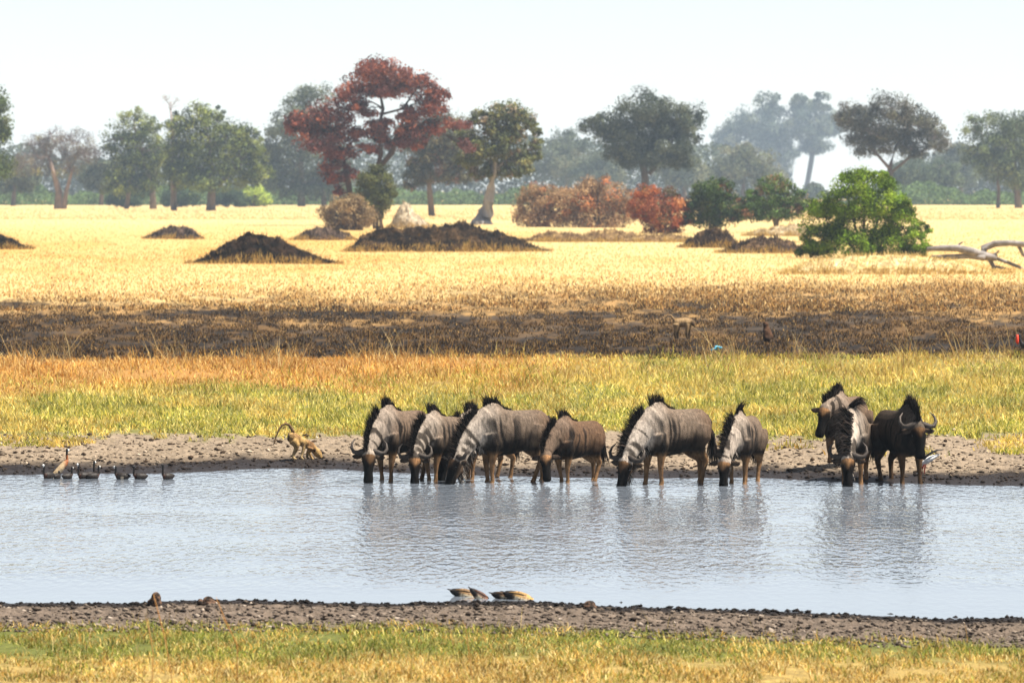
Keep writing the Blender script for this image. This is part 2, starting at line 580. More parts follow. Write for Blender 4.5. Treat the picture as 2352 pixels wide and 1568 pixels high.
def keep_mid(px, py, x, y):
    n2 = fbm(px * .03, py * .12, 111, 3)
    mud_top = np.interp(px, [0, 700, 900, 1150, 1400, 1700, 1800, 2352], [1000, 1002, 1000, 995, 985, 1000, 1002, 1000])
    e = py - mud_top + (n2 - .5) * 40 + rng.normal(0, 4, len(px))
    top = 818 - (px - 1176) * .006 + (n2 - .5) * 14
    patch = (((px - 90) / 130) ** 2 + ((py - 1018) / 13) ** 2 < 1) | (((px - 2330) / 70) ** 2 + ((py - 1030) / 22) ** 2 < .8) | \
            ((fbm(px * .02, py * .07, 181, 3) > .62) & (px > 1650) & (py < 1050) & (py > 990) & (rng.random(len(px)) < .5))
    bare = (px < 950) & (((px - 340) / 170) ** 2 + ((py - 862) / 13) ** 2 < 1) & (rng.random(len(px)) < .8)
    return (((e < 0) & (py > top)) | patch) & ~bare


grass('meadow_grass_middle', 170000, (-500, 2850, 805, 1060), keep_mid, .16, .022, cols_mid, .5, .6)

# taller dry tufts and single stems along the upper edge of the meadow
def keep_stem(px, py, x, y):
    d = fbm(px * .008, px * 0, 191, 3)
    left = (px < 1000) & (d > .46)
    right = (px > 1400) & (d > .48)
    return (left | right) & (rng.random(len(px)) < .6)


grass('dry_grass_stems', 2600, (-300, 2650, 812, 850), keep_stem, 1.0, .016,
      lambda px, py, x, y: mixc([(.62, .42, .17), (.5, .3, .1), (.66, .52, .26)], [2, 1, 1], len(px)), .42, .4, True, 1.2)
grass('dry_grass_tufts', 12000, (-300, 2650, 812, 905), lambda px, py, x, y: fbm(px * .012, py * .03, 201, 3) > .52, .34, .018, cols_mid, .4, .4)


def cols_burnt(px, py, x, y):
    n = len(px)
    return mixc([(.24, .125, .04), (.022, .013, .007), (.66, .40, .13), (.08, .043, .016)], [1.6, 4.2, .8, 2.2], n)


grass('burnt_stubble', 150000, (-400, 2750, 662, 824), lambda px, py, x, y: (fbm(px * .03, py * .14, 211, 3) > .38) & (py + (fbm(px * .006, py * .05, 101, 4) - .5) * 60 + sstep(700, 1700, px) * 30 + rng.normal(0, 10, len(px)) > 694), .12, .03, cols_burnt, .5, .3, False)


def cols_straw(px, py, x, y):
    n = len(px)
    q = py + (fbm(px * .006, py * .05, 101, 4) - .5) * 46
    br = sstep(650, 712, q + sstep(700, 1700, px) * 30 + rng.normal(0, 18, n)) * .88
    s = mixc([(.88, .66, .31), (.82, .59, .25), (.95, .74, .40), (.7, .46, .18)], [3, 2.4, 1.6, .5], n)
    b_ = mixc([(.42, .23, .08), (.7, .44, .15), (.14, .08, .035), (.05, .035, .025)], [2, 1.5, 1.3, 1.2], n)
    warm = sstep(500, 545, py) * sstep(640, 585, py) * sstep(1500, 700, px) * sstep(.35, .6, fbm(px * .005, py * .05, 261, 3))
    s = s * (1 - warm[:, None] * np.array((.06, .30, .50)))
    return lerp(s, b_, (rng.random(n) < br).astype(float))


grass('straw_grass', 185000, (-800, 3150, 498, 716), lambda px, py, x, y: fbm(px * .010, py * .06, 231, 3) > .10 + .30 * sstep(630, 712, py), .17, .06, lambda *a_: cols_straw(*a_) * np.array((1.14, 1.06, .94)), .45, .4, False)
grass('straw_grass_far', 60000, (-800, 3150, 474, 505), lambda px, py, x, y: np.ones(len(px), bool), .16, .25, lambda *a_: cols_straw(*a_) * 1.25, .3, .3, False)

# three dry stalks standing close to the camera, well out of focus
st = MB()
for (pts, r) in (([(395, 1560), (380, 1470), (362, 1400), (352, 1362)], .005), ([(350, 1560), (352, 1500), (338, 1420)], .005),
                 ([(545, 1480), (520, 1430), (496, 1370)], .005), ([(1085, 1560), (1075, 1480), (1068, 1430)], .004)):
    p3 = [at(x, y_, 43.5) for x, y_ in pts]
    g0 = p3[0].copy(); g0.z = .25
    st.tube([g0] + p3, [r] * (len(p3)) + [r * .5], None, (.48, .25, .08), 6)
tag(st.build('foreground_stalks', MAT['grass']), kind='stuff')

# clods of mud on both banks
def clods(name, n, win, keep, size, cols):
    px, py, x, y = scatter_py(n, *win)
    k = keep(px, py, x, y); x, y = x[k], y[k]
    m_ = len(x)
    z = ground_z(x, y, True)
    ico = np.array([(0, 0, 1), (.9, 0, .4), (.28, .85, .45), (-.72, .53, .4), (-.72, -.53, .45), (.28, -.85, .4), (0, 0, -.6)])
    fc = [(0, 1, 2), (0, 2, 3), (0, 3, 4), (0, 4, 5), (0, 5, 1), (6, 2, 1), (6, 3, 2), (6, 4, 3), (6, 5, 4), (6, 1, 5)]
    s = size * np.clip(rng.lognormal(0, .5, m_), .3, 2.4)
    P = ico[None] * rng.uniform(.55, 1.3, (m_, 7, 1)) * np.stack([s * rng.uniform(.8, 1.7, m_), s * rng.uniform(.8, 1.3, m_), s * rng.uniform(.5, 1, m_)], 1)[:, None, :]
    a_ = rng.uniform(0, 2 * PI, m_); ca, sa = np.cos(a_)[:, None], np.sin(a_)[:, None]
    X = P[..., 0] * ca - P[..., 1] * sa; Y_ = P[..., 0] * sa + P[..., 1] * ca
    V = np.stack([X + x[:, None], Y_ + y[:, None], P[..., 2] + z[:, None]], -1).reshape(-1, 3)
    F_ = (np.arange(m_)[:, None, None] * 7 + np.array(fc)[None]).ravel()
    me = mesh_np(name, V, F_, np.full(m_ * 10, 3), np.repeat(cols(x, y) * ALB, 7, 0))
    return tag(link(name, me, MAT['mud']), kind='stuff')


def cl_near(x, y):
    n = len(x); dn = near_y(x) - y
    c = mixc([(.165, .125, .095), (.25, .195, .15), (.05, .036, .027), (.42, .34, .27)], [3, 2, 2.4, .6], n)
    return lerp(c, np.array((.014, .010, .008)) + 0 * c, sstep(1.5, .7, dn + rng.normal(0, .25, n)))


clods('mud_clods_near', 15000, (-200, 2550, 1372, 1490),
      lambda px, py, x, y: (near_y(x) - y > -.12) & (py < near_line(px) + 14), .019, cl_near)


def cl_far(x, y):
    n = len(x); df = y - far_y(x)
    c = mixc([(.30, .228, .158), (.56, .44, .32), (.08, .05, .03)], [3, 1.2, 3], n)
    return lerp(c, np.array((.03, .02, .015)) + 0 * c, sstep(2.6, .8, df + rng.normal(0, .4, n)))


clods('mud_clods_far', 9000, (-300, 2650, 985, 1116), lambda px, py, x, y: (y - far_y(x) > .02) & (py > 996 + rng.normal(0, 8, len(px))), .024, cl_far)
# broken mud flats and bits just breaking the water near the close shore
def wet_cols(x, y):
    return mixc([(.016, .012, .010), (.03, .022, .018)], [2, 1], len(x))


clods('wet_mud_crumbs', 1400, (1050, 2450, 1372, 1425),
      lambda px, py, x, y: (near_y(x) - y < .05) & (near_y(x) - y > -.9) & (fbm(px * .012, py * .25, 221, 3) > .57), .026, wet_cols)


def lump(px, py, wd, ht, label, seed):
    p = hit(px, py)
    s = 1 / scale(p.y)
    mb = MB()
    r = np.random.default_rng(seed)
    w_, h_ = wd * s, ht * s
    mb.ball((0, 0, h_ * .25), (w_ * .55, w_ * .5, h_ * .45)); mb.ball((w_ * .08, 0, h_ * .55), (w_ * .4, w_ * .4, h_ * .45))
    for k in range(5):
        mb.ball((r.uniform(-.5, .5) * w_, r.uniform(-.3, .3) * w_, r.uniform(.0, .5) * h_), w_ * r.uniform(.15, .28))
    me = mb.skin('mud_lump', max(.008, w_ / 26), 2)
    V = verts_of(me)
    nn = fbm(V[:, 0] * 30, V[:, 2] * 30 + V[:, 1] * 17, seed, 3)
    set_col(me, lerp(np.array((.02, .014, .011)) + 0 * V, np.array((.12, .07, .045)) + 0 * V, sstep(.4, .7, nn)))
    o = link('mud_lump', me, MAT['mud']); o.location = (p.x, p.y, p.z - .01)
    tag(o, label, 'mud lump')


lump(356, 1392, 30, 36, 'tallest dark lump of mud standing at the near water edge', 5)
lump(476, 1392, 34, 26, 'broad dark lump of mud beside a dry stalk on near shore', 6)
lump(1352, 1396, 34, 20, 'small wet mud lump beside the shallow puddles at near shore', 8)


# ------------------------------------------------------------------ trees and bushes
def crown(name, lobes, n, leaf, cols, wts, seed, parent, mat=None, aspect=1.0, clump=.30, kclump=16, flat=.75, label=None, out=.7, inner=.45):
    r = np.random.default_rng(seed)
    vol = np.array([(l[1][0] * l[1][1] * l[1][2]) ** (.62) for l in lobes]); vol /= vol.sum()
    cols = np.array(cols, float); wts = np.array(wts, float); wts /= wts.sum()
    P, NO, C = [], [], []
    for (c, rad), sh in zip(lobes, vol):
        k = max(5, int(kclump * sh * len(lobes)))
        d = r.normal(size=(k, 3)); d /= np.linalg.norm(d, axis=1)[:, None]
        d[:, 2] = np.where(d[:, 2] < -.5, d[:, 2] * .6, d[:, 2])
        fac = inner + (1 - inner) * r.random(k) ** .6
        cc = np.array(c) + d * np.array(rad) * fac[:, None] * .95
        ccol = cols[r.choice(len(cols), k, p=wts)] * r.uniform(.6, 1.45, k)[:, None]
        m_ = int(n * sh)
        which = r.integers(0, k, m_)
        cr = float(np.mean(rad)) * clump * r.uniform(.65, 1.35, k)
        off = r.normal(size=(m_, 3)); off /= np.linalg.norm(off, axis=1)[:, None]
        off *= (r.random(m_) ** .45)[:, None] * cr[which][:, None]
        off[:, 2] *= flat
        p = cc[which] + off
        o_ = off / (np.linalg.norm(off, axis=1)[:, None] + 1e-6) * .6 + (p - np.array(c)) / np.array(rad) * .5
        nn = o_ * out + r.normal(size=(m_, 3)) * .55 + np.array((0, 0, .25))
        P.append(p); NO.append(nn / np.linalg.norm(nn, axis=1)[:, None])
        C.append(ccol[which] * r.uniform(.75, 1.25, m_)[:, None])
    P = np.concatenate(P); NO = np.concatenate(NO); C = np.concatenate(C)
    m_ = len(P)
    rv = r.normal(size=(m_, 3))
    u = np.cross(NO, rv); u /= np.linalg.norm(u, axis=1)[:, None]
    v = np.cross(NO, u)
    s = leaf * r.uniform(.55, 1.3, m_)[:, None]
    u = u * s * .5; v = v * s * .5 * aspect
    V = np.stack([P - u, P - v * .8, P + u, P + v * .8], 1).reshape(-1, 3)
    me = mesh_np(name, V, np.arange(m_ * 4), np.full(m_, 4), np.repeat(C, 4, 0))
    o = link(name, me, mat or MAT['leaf'], parent)
    if label: o['label'] = label
    return o


def wobble(p0, p1, n, amt, r):
    p0, p1 = Vector(p0), Vector(p1)
    L = (p1 - p0).length
    out = []
    for i in range(n + 1):
        t = i / n
        o = Vector(r.normal(size=3)) * (L * amt * math.sin(PI * t))
        sag = Vector((0, 0, L * .10 * math.sin(PI * t)))
        out.append(p0.lerp(p1, t) + o + sag)
    return out


def tree(name, label, cat, base, lobes, trunks, n, leaf, cols, wts, seed, Y=None, bark=(.16, .125, .10), group=None, depth=.85,
         aspect=1.0, clump=.46, kclump=26, flat=.8, twigs=0, twig_col=None, limb_r=.075, inner=.35):
    """lobes: (x, y, rx, ry) outline of the crown; trunks: list of [(x, y, radius_px), ...] from the ground up"""
    r = np.random.default_rng(seed)
    if Y is None:
        Y = hit(*base).y
    b0 = at(base[0], base[1], Y)
    zg = gz(b0.x, Y)
    root = empty(name, (b0.x, Y, zg))
    tag(root, label, cat, group)
    s = 1 / scale(Y)
    O = Vector((b0.x, Y, zg))
    L = []
    for (x, y_, rx, ry) in lobes:
        rx *= 1.1; ry *= 1.1
        c = at(x, y_, Y) - O
        c.y += r.uniform(-.55, .55) * rx * s * depth
        L.append((tuple(c), (rx * s, rx * s * depth, ry * s)))
    mb = MB()
    tops = []; limbs = []
    for tr in trunks:
        pts = [at(x, y_, Y) - O for x, y_, _ in tr]
        if abs(tr[0][1] - base[1]) < 16: pts[0].z = min(pts[0].z, -.15)
        rad = [q[2] * s for q in tr]
        for i in range(1, len(pts)):
            pts[i].y += r.normal() * rad[i] * .8
        mb.tube(pts, rad, None, bark, 10)
        tops.append((pts, rad))
    for (c, rad) in L:
        best = min(((Vector(c) - p).length + 3 * max(0, p.z - c[2] - rad[2]), p, rr) for pts, rads in tops for p, rr in zip(pts[len(pts) // 2:], rads[len(pts) // 2:]))
        path = wobble(best[1], Vector(c) + Vector((0, 0, rad[2] * .2)), 5, .07, r)
        r0 = min(best[2] * .75, limb_r * rad[0] + .03)
        mb.tube(path, list(np.linspace(r0, r0 * .3, 6)), None, bark, 6)
        for k in range(4):
            e = Vector(c) + Vector(np.clip(r.normal(size=3), -1.3, 1.3)) * (min(rad) * .4)
            p2 = wobble(path[3], e, 4, .1, r)
            mb.tube(p2, list(np.linspace(r0 * .45, r0 * .12, 5)), None, bark, 5)
            limbs += p2
        limbs += path
    for k in range(twigs):
        c, rad = L[r.integers(len(L))]
        d = Vector(r.normal(size=3)).normalized(); d.z = abs(d.z) * .9 - .1
        e = Vector(c) + Vector((d.x * rad[0], d.y * rad[1], d.z * rad[2])) * (r.uniform(.9, 1.12) if not n or aspect < 1 else r.uniform(.7, .98))
        a_ = min(limbs, key=lambda q: (q - e).length)
        p2 = wobble(a_, e, 4, .12, r)
        w0 = .9 * s * r.uniform(.5, 1.1)
        mb.tube(p2, [w0, w0 * .8, w0 * .6, w0 * .45, w0 * .25], None, twig_col or bark, 4)
    mb.build('trunk', MAT['bark'], root)
    if n:
        crown('crown', L, int(n * 2.6), leaf * .88, cols, wts, seed + 1, root, None, aspect, clump, kclump, flat, inner=inner)
    return root


OLIVE = [(.135, .16, .034), (.08, .105, .028), (.20, .225, .05), (.04, .052, .02)]
OW = [3, 3, 1.6, 2]
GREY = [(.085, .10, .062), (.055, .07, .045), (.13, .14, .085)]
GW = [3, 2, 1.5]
FT = 'savanna trees along the far side of the plain'
tree('tree', 'dark green tree cut by the left picture edge', 'tree', (-45, 500),
     [(-8, 240, 34, 34), (-30, 300, 50, 60), (2, 310, 22, 22), (-25, 380, 48, 40), (-60, 250, 50, 60), (0, 382, 24, 14)],
     [[(-50, 500, 9), (-48, 420, 7), (-40, 330, 5)]], 5200, .42, [(.10, .12, .03), (.06, .08, .025), (.16, .17, .05)], [3, 3, 1], 3, Y=690, group=FT)
tree('bare_tree', 'half bare purplish brown tree with thick forked trunk at far left', 'tree', (136, 480),
     [(90, 345, 42, 40), (130, 325, 40, 38), (175, 340, 40, 42), (205, 365, 36, 34), (60, 385, 38, 36), (150, 385, 50, 34)],
     [[(134, 480, 11), (134, 440, 8), (124, 400, 5), (112, 360, 3)], [(146, 480, 7), (152, 440, 5), (165, 395, 3), (180, 350, 2)]],
     6000, .36, [(.13, .10, .085), (.17, .14, .08), (.22, .19, .05), (.10, .085, .08)], [3, 2, 1, 2], 13, bark=(.22, .16, .13), group=FT, twigs=220,
     twig_col=(.13, .10, .095), aspect=.6)
tree('tree', 'rounded grey green tree, second full crown from the left', 'tree', (352, 480),
     [(310, 300, 48, 46), (290, 350, 46, 46), (340, 345, 46, 46), (275, 395, 34, 36), (318, 395, 58, 38), (352, 390, 36, 42), (352, 290, 26, 26), (270, 430, 34, 26), (320, 430, 50, 22), (255, 330, 24, 50), (300, 415, 60, 24), (372, 350, 24, 50), (310, 265, 30, 20)],
     [[(352, 480, 9), (350, 440, 7), (340, 400, 5), (325, 350, 4)], [(290, 480, 6), (296, 440, 5), (300, 400, 4)]],
     8000, .45, OLIVE, OW, 23, group=FT)
tree('tree', 'tall grey green tree with pale straight trunk left of red crown', 'tree', (484, 484),
     [(450, 270, 32, 38), (480, 290, 45, 45), (430, 320, 44, 44), (530, 320, 50, 44), (480, 345, 62, 44), (420, 370, 34, 44), (560, 355, 40, 40),
      (520, 385, 56, 34), (575, 390, 26, 34), (455, 395, 40, 28), (500, 262, 20, 18), (405, 290, 24, 44), (412, 400, 40, 26), (560, 310, 34, 34), (590, 340, 24, 40), (560, 415, 44, 22), (400, 340, 30, 30), (480, 420, 60, 20), (420, 420, 40, 24), (600, 390, 24, 40), (395, 380, 26, 40)],
     [[(484, 484, 12), (486, 440, 9), (488, 400, 7), (482, 340, 5)], [(400, 484, 7), (398, 430, 7), (396, 380, 5)], [(500, 430, 6), (545, 380, 4)]],
     12500, .45, OLIVE, OW, 33, group=FT)
tree('dead_branch_tree', 'leafless thin pale treetop rising between two grey green trees', 'tree', (394, 482),
     [(392, 240, 22, 26), (380, 228, 12, 14), (405, 235, 12, 16)], [[(396, 482, 5), (398, 380, 4), (396, 300, 3), (392, 255, 2)]], 0, .3, OLIVE, OW, 37,
     bark=(.26, .22, .21), group=FT, twigs=26, twig_col=(.28, .24, .23))
tree('tree', 'large hazy olive tree standing behind left side of red crown', 'tree', (690, 478),
     [(720, 235, 50, 48), (690, 290, 60, 50), (650, 330, 46, 46), (625, 375, 34, 50), (690, 380, 60, 44), (740, 330, 60, 60), (640, 290, 26, 30), (770, 400, 50, 50), (700, 215, 34, 26), (650, 410, 50, 34), (720, 420, 60, 34), (610, 345, 30, 50), (640, 430, 46, 30), (690, 440, 50, 24), (760, 440, 40, 30), (670, 250, 34, 34)],
     [[(692, 478, 10), (694, 430, 8), (690, 380, 6), (700, 300, 5)], [(745, 478, 7), (740, 420, 6), (745, 340, 4)]],
     11000, .5, [(.09, .105, .055), (.06, .075, .045), (.13, .14, .065)], [3, 3, 1.5], 43, Y=1080, group=FT)

# the red tree
REDL = [(.20, .060, .036), (.125, .040, .028), (.27, .09, .045), (.085, .038, .032), (.15, .06, .055)]
tree('red_leaved_tree', 'tallest tree, wide airy crown of rust red leaves, dark forked trunk', 'tree', (826, 520),
     [(880, 165, 60, 26), (830, 195, 40, 30), (940, 185, 50, 26), (990, 225, 44, 22), (800, 215, 34, 26), (905, 205, 50, 22),
      (770, 260, 46, 36), (715, 275, 44, 30), (700, 300, 44, 24), (775, 310, 46, 30), (740, 330, 46, 26), (790, 350, 34, 26), (1000, 250, 36, 20),
      (950, 262, 40, 20), (935, 300, 34, 26), (980, 290, 40, 22), (860, 300, 36, 20), (880, 330, 22, 22), (760, 375, 26, 24), (1025, 215, 14, 12),
      (680, 285, 22, 22), (820, 240, 26, 20), (800, 400, 22, 26), (850, 345, 26, 16), (915, 330, 34, 18), (765, 405, 30, 22), (775, 440, 18, 14),
      (1050, 285, 34, 14), (1075, 335, 30, 12), (846, 252, 24, 20), (932, 262, 22, 16), (880, 288, 34, 16), (880, 212, 44, 12), (850, 160, 34, 20), (905, 180, 40, 18), (1000, 205, 26, 14), (960, 330, 24, 18), (820, 305, 26, 18), (665, 290, 16, 18)],
     [[(812, 520, 9), (806, 460, 8), (800, 420, 7), (790, 370, 4), (775, 320, 2.5)], [(846, 500, 7), (864, 400, 7), (876, 350, 5), (868, 300, 4.5), (880, 250, 4), (870, 200, 2)],
      [(868, 390, 5), (900, 350, 7), (915, 300, 4), (945, 240, 2.5)], [(880, 262, 3), (925, 250, 2.6), (960, 200, 2)]],
     15000, .34, REDL, [3, 2.5, 1.6, 1.5, 1.5], 53, Y=560, bark=(.045, .032, .028), clump=.55, kclump=17, flat=.65, twigs=150, twig_col=(.09, .05, .045), limb_r=.06, depth=1.0, inner=.3)
tree('tree', 'dull olive tree with dark slim trunk right of the red crown', 'tree', (990, 497),
     [(1000, 290, 56, 30), (960, 330, 46, 34), (1030, 320, 46, 34), (985, 360, 50, 32), (1030, 370, 40, 28), (960, 390, 36, 26), (1000, 405, 44, 20), (1060, 300, 34, 30), (1060, 350, 40, 34), (940, 300, 30, 40), (1050, 400, 40, 24), (950, 420, 30, 20), (1080, 400, 26, 40)],
     [[(992, 497, 8), (988, 450, 7), (985, 420, 6), (990, 370, 5)]],
     8500, .38, [(.10, .095, .055), (.065, .068, .045), (.15, .125, .06), (.17, .10, .07)], [3, 3, 1.3, .7], 63, group=None)
tree('tree', 'ragged green tree with very wide pale grey buttressed trunk', 'tree', (1108, 522),
     [(1165, 262, 46, 24), (1130, 290, 36, 28), (1200, 285, 34, 28), (1235, 315, 16, 26), (1160, 310, 46, 28), (1120, 345, 44, 26), (1180, 350, 40, 26),
      (1080, 365, 34, 26), (1150, 388, 38, 26), (1080, 320, 32, 28), (1100, 275, 24, 22), (1200, 385, 30, 30), (1110, 395, 34, 20), (1225, 350, 22, 30)],
     [[(1106, 534, 33), (1109, 512, 27), (1116, 488, 19), (1122, 462, 13), (1128, 430, 10), (1132, 400, 9), (1140, 350, 7), (1160, 300, 5)], [(1130, 400, 6), (1165, 370, 6), (1205, 345, 5)]],
     8000, .34, [(.11, .12, .04), (.07, .08, .035), (.18, .17, .06), (.22, .17, .11)], [3, 3, 1.5, .8], 73, Y=575, bark=(.36, .335, .32), clump=.42, inner=.4)
tree('dark_round_tree', 'solid dark grey green tree with clean dome crown right of centre', 'tree', (1480, 470),
     [(1400, 290, 58, 42), (1490, 250, 62, 42), (1560, 275, 50, 42), (1450, 320, 60, 36), (1540, 330, 56, 40), (1585, 300, 30, 44), (1510, 300, 60, 40),
      (1370, 290, 34, 34), (1480, 365, 60, 30), (1560, 365, 40, 30), (1430, 350, 40, 28)],
     [[(1482, 470, 11), (1482, 420, 9), (1480, 390, 8), (1470, 340, 5)], [(1490, 400, 6), (1515, 370, 5), (1540, 330, 4)]],
     16000, .42, [(.062, .072, .040), (.04, .05, .03), (.09, .10, .058)], [3, 2.4, 1.2], 83, Y=820, group=None, bark=(.07, .058, .05))
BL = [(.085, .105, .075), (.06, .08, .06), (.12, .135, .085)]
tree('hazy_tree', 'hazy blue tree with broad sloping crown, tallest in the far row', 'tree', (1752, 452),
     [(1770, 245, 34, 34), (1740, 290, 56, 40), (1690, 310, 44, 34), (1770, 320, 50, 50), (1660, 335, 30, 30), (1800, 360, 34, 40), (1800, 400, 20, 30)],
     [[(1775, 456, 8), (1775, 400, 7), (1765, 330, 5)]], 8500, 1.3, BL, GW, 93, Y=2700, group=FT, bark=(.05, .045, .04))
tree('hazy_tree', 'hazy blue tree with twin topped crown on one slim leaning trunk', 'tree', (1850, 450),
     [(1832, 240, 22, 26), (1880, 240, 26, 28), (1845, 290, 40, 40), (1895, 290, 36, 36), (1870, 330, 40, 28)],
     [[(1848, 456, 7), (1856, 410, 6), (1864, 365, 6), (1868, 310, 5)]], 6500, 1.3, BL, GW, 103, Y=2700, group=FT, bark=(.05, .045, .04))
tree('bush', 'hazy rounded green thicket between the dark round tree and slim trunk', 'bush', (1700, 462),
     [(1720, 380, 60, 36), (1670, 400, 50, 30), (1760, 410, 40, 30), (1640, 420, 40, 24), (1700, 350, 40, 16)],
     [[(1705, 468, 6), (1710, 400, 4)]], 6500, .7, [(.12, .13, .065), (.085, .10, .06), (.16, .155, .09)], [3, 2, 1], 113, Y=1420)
tree('umbrella_tree', 'flat topped thinning brown grey tree behind the bright green bush', 'tree', (2045, 472),
     [(1975, 275, 52, 38), (2040, 252, 54, 32), (2100, 270, 46, 32), (1950, 268, 34, 28), (2020, 305, 60, 34), (2080, 315, 56, 30), (2135, 295, 38, 30), (2150, 330, 36, 26), (2010, 340, 44, 24), (1990, 320, 50, 24), (2090, 345, 40, 20)],
     [[(2044, 474, 8), (2046, 420, 7), (2044, 385, 6), (2056, 340, 3.5), (2080, 300, 2)], [(2044, 388, 4), (2010, 350, 3), (1975, 300, 2)], [(2048, 395, 3.6), (2090, 360, 3), (2140, 335, 2)]],
     12000, .36, [(.085, .08, .055), (.055, .055, .042), (.12, .12, .07), (.10, .085, .06)], [3, 3, 1.4, .6], 123, Y=800, bark=(.10, .08, .075), twigs=170, twig_col=(.15, .12, .115), inner=.3)
tree('tree', 'leafy mid green tree cut by the right picture edge', 'tree', (2330, 478),
     [(2270, 300, 50, 42), (2330, 290, 50, 40), (2250, 350, 40, 40), (2310, 350, 60, 46), (2360, 330, 50, 60), (2290, 395, 50, 36), (2345, 410, 50, 36), (2400, 300, 50, 60), (2240, 290, 24, 26)],
     [[(2340, 484, 9), (2336, 430, 7), (2330, 370, 5)], [(2292, 484, 5), (2294, 440, 4), (2290, 390, 3)]],
     11000, .46, [(.10, .125, .045), (.07, .09, .04), (.15, .17, .06)], [3, 3, 1.5], 133, group=FT)
tree('bush', 'hazy dense green thicket behind the bright bush right side', 'bush', (2120, 470),
     [(2110, 390, 56, 34), (2150, 420, 56, 34), (2090, 430, 50, 30), (2060, 400, 30, 26), (2170, 385, 30, 26)],
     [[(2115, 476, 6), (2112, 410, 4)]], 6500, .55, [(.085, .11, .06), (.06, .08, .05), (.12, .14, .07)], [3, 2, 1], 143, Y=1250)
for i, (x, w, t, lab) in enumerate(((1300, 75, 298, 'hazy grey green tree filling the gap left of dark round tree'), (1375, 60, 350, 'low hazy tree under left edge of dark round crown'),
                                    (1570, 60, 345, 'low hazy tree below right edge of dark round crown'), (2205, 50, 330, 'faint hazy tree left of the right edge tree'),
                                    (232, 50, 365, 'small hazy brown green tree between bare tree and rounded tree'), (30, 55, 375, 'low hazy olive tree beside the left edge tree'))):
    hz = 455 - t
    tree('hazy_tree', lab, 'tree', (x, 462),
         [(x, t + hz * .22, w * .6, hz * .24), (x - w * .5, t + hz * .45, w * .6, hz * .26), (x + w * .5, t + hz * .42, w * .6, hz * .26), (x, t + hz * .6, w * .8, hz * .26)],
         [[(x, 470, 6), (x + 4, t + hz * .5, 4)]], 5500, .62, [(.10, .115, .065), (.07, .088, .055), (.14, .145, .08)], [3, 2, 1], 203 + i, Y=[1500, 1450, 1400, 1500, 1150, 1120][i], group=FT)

# ---- bushes on the plain
def bush(label, base, lobes, n, leaf, cols, wts, seed, name='bush', Y=None, stems=4, bark=(.13, .10, .08), clump=.42, kclump=26, twigs=0, twig_col=None, aspect=1.0, inner=.4, depth=.9):
    r = random.Random(seed)
    tr = []
    for k in range(stems):
        l = lobes[k % len(lobes)]
        tr.append([(base[0] + r.uniform(-.3, .3) * lobes[0][2], base[1], 4), ((base[0] + l[0]) / 2, (base[1] + l[1]) / 2, 3), (l[0], l[1], 2)])
    return tree(name, label, 'bush', base, lobes, tr, n, leaf, cols, wts, seed, Y=Y, bark=bark, clump=clump, kclump=kclump, twigs=twigs, twig_col=twig_col, aspect=aspect, inner=inner, depth=depth)


bush('big bright green leafy bush on a sandy rise at right', (1985, 592),
     [(1985, 425, 66, 34), (1950, 470, 60, 44), (2030, 470, 50, 50), (1900, 510, 56, 40), (1980, 530, 80, 50), (2070, 520, 46, 44), (1880, 555, 44, 34), (2100, 560, 36, 36),
      (1940, 565, 60, 30), (2040, 565, 60, 30), (1960, 405, 30, 16), (2020, 410, 26, 18), (2120, 535, 20, 24), (1862, 570, 34, 26), (1890, 480, 34, 30), (2075, 480, 26, 34), (1990, 400, 24, 14), (2118, 578, 24, 20)],
     24000, .14, [(.12, .20, .012), (.07, .12, .010), (.20, .28, .025), (.03, .05, .008)], [3, 2.4, 1.6, 1.2], 301, clump=.36, kclump=30, inner=.55, stems=6, bark=(.07, .055, .04))
bush('dark green bush with rusty left side, centre right', (1640, 512),
     [(1625, 445, 36, 32), (1655, 440, 34, 28), (1620, 480, 38, 28), (1665, 478, 38, 30), (1695, 488, 30, 24), (1640, 505, 50, 18), (1600, 462, 26, 26), (1715, 470, 24, 20), (1590, 488, 22, 26)],
     5500, .24, [(.05, .085, .02), (.03, .05, .016), (.09, .11, .03), (.13, .06, .03)], [3, 3, 1.2, 1.1], 311, Y=470)
bush('mid green bush with pale dead branches inside', (1785, 500),
     [(1780, 428, 38, 24), (1810, 455, 40, 28), (1755, 460, 36, 26), (1790, 482, 50, 20), (1838, 470, 22, 24), (1715, 486, 34, 20), (1765, 492, 60, 14), (1735, 450, 20, 16), (1850, 480, 16, 14)],
     5200, .24, [(.07, .12, .025), (.045, .075, .02), (.11, .15, .04), (.15, .085, .04)], [3, 2, 1.4, .8], 321, Y=480, twigs=26, twig_col=(.4, .36, .32))
BRN = [(.27, .165, .08), (.17, .10, .055), (.36, .235, .12), (.38, .14, .045)]
bush('rounded dry brown bush, leftmost of the brown row', (1252, 528),
     [(1250, 452, 56, 28), (1222, 482, 40, 36), (1280, 485, 46, 36), (1250, 508, 60, 24), (1218, 442, 30, 16), (1305, 470, 30, 40)],
     5200, .24, BRN, [3, 2, 1.5, 1.1], 331, Y=540, twigs=60, twig_col=(.14, .09, .06))
bush('tallest dry brown bush with orange tip, middle of brown row', (1375, 530),
     [(1372, 425, 40, 26), (1350, 455, 52, 36), (1405, 462, 54, 40), (1365, 498, 68, 30), (1430, 495, 42, 34), (1380, 520, 70, 16), (1320, 490, 30, 40), (1450, 470, 26, 40)],
     6500, .24, BRN, [3, 2, 1.5, 1.2], 341, Y=535, twigs=70, twig_col=(.14, .09, .06))
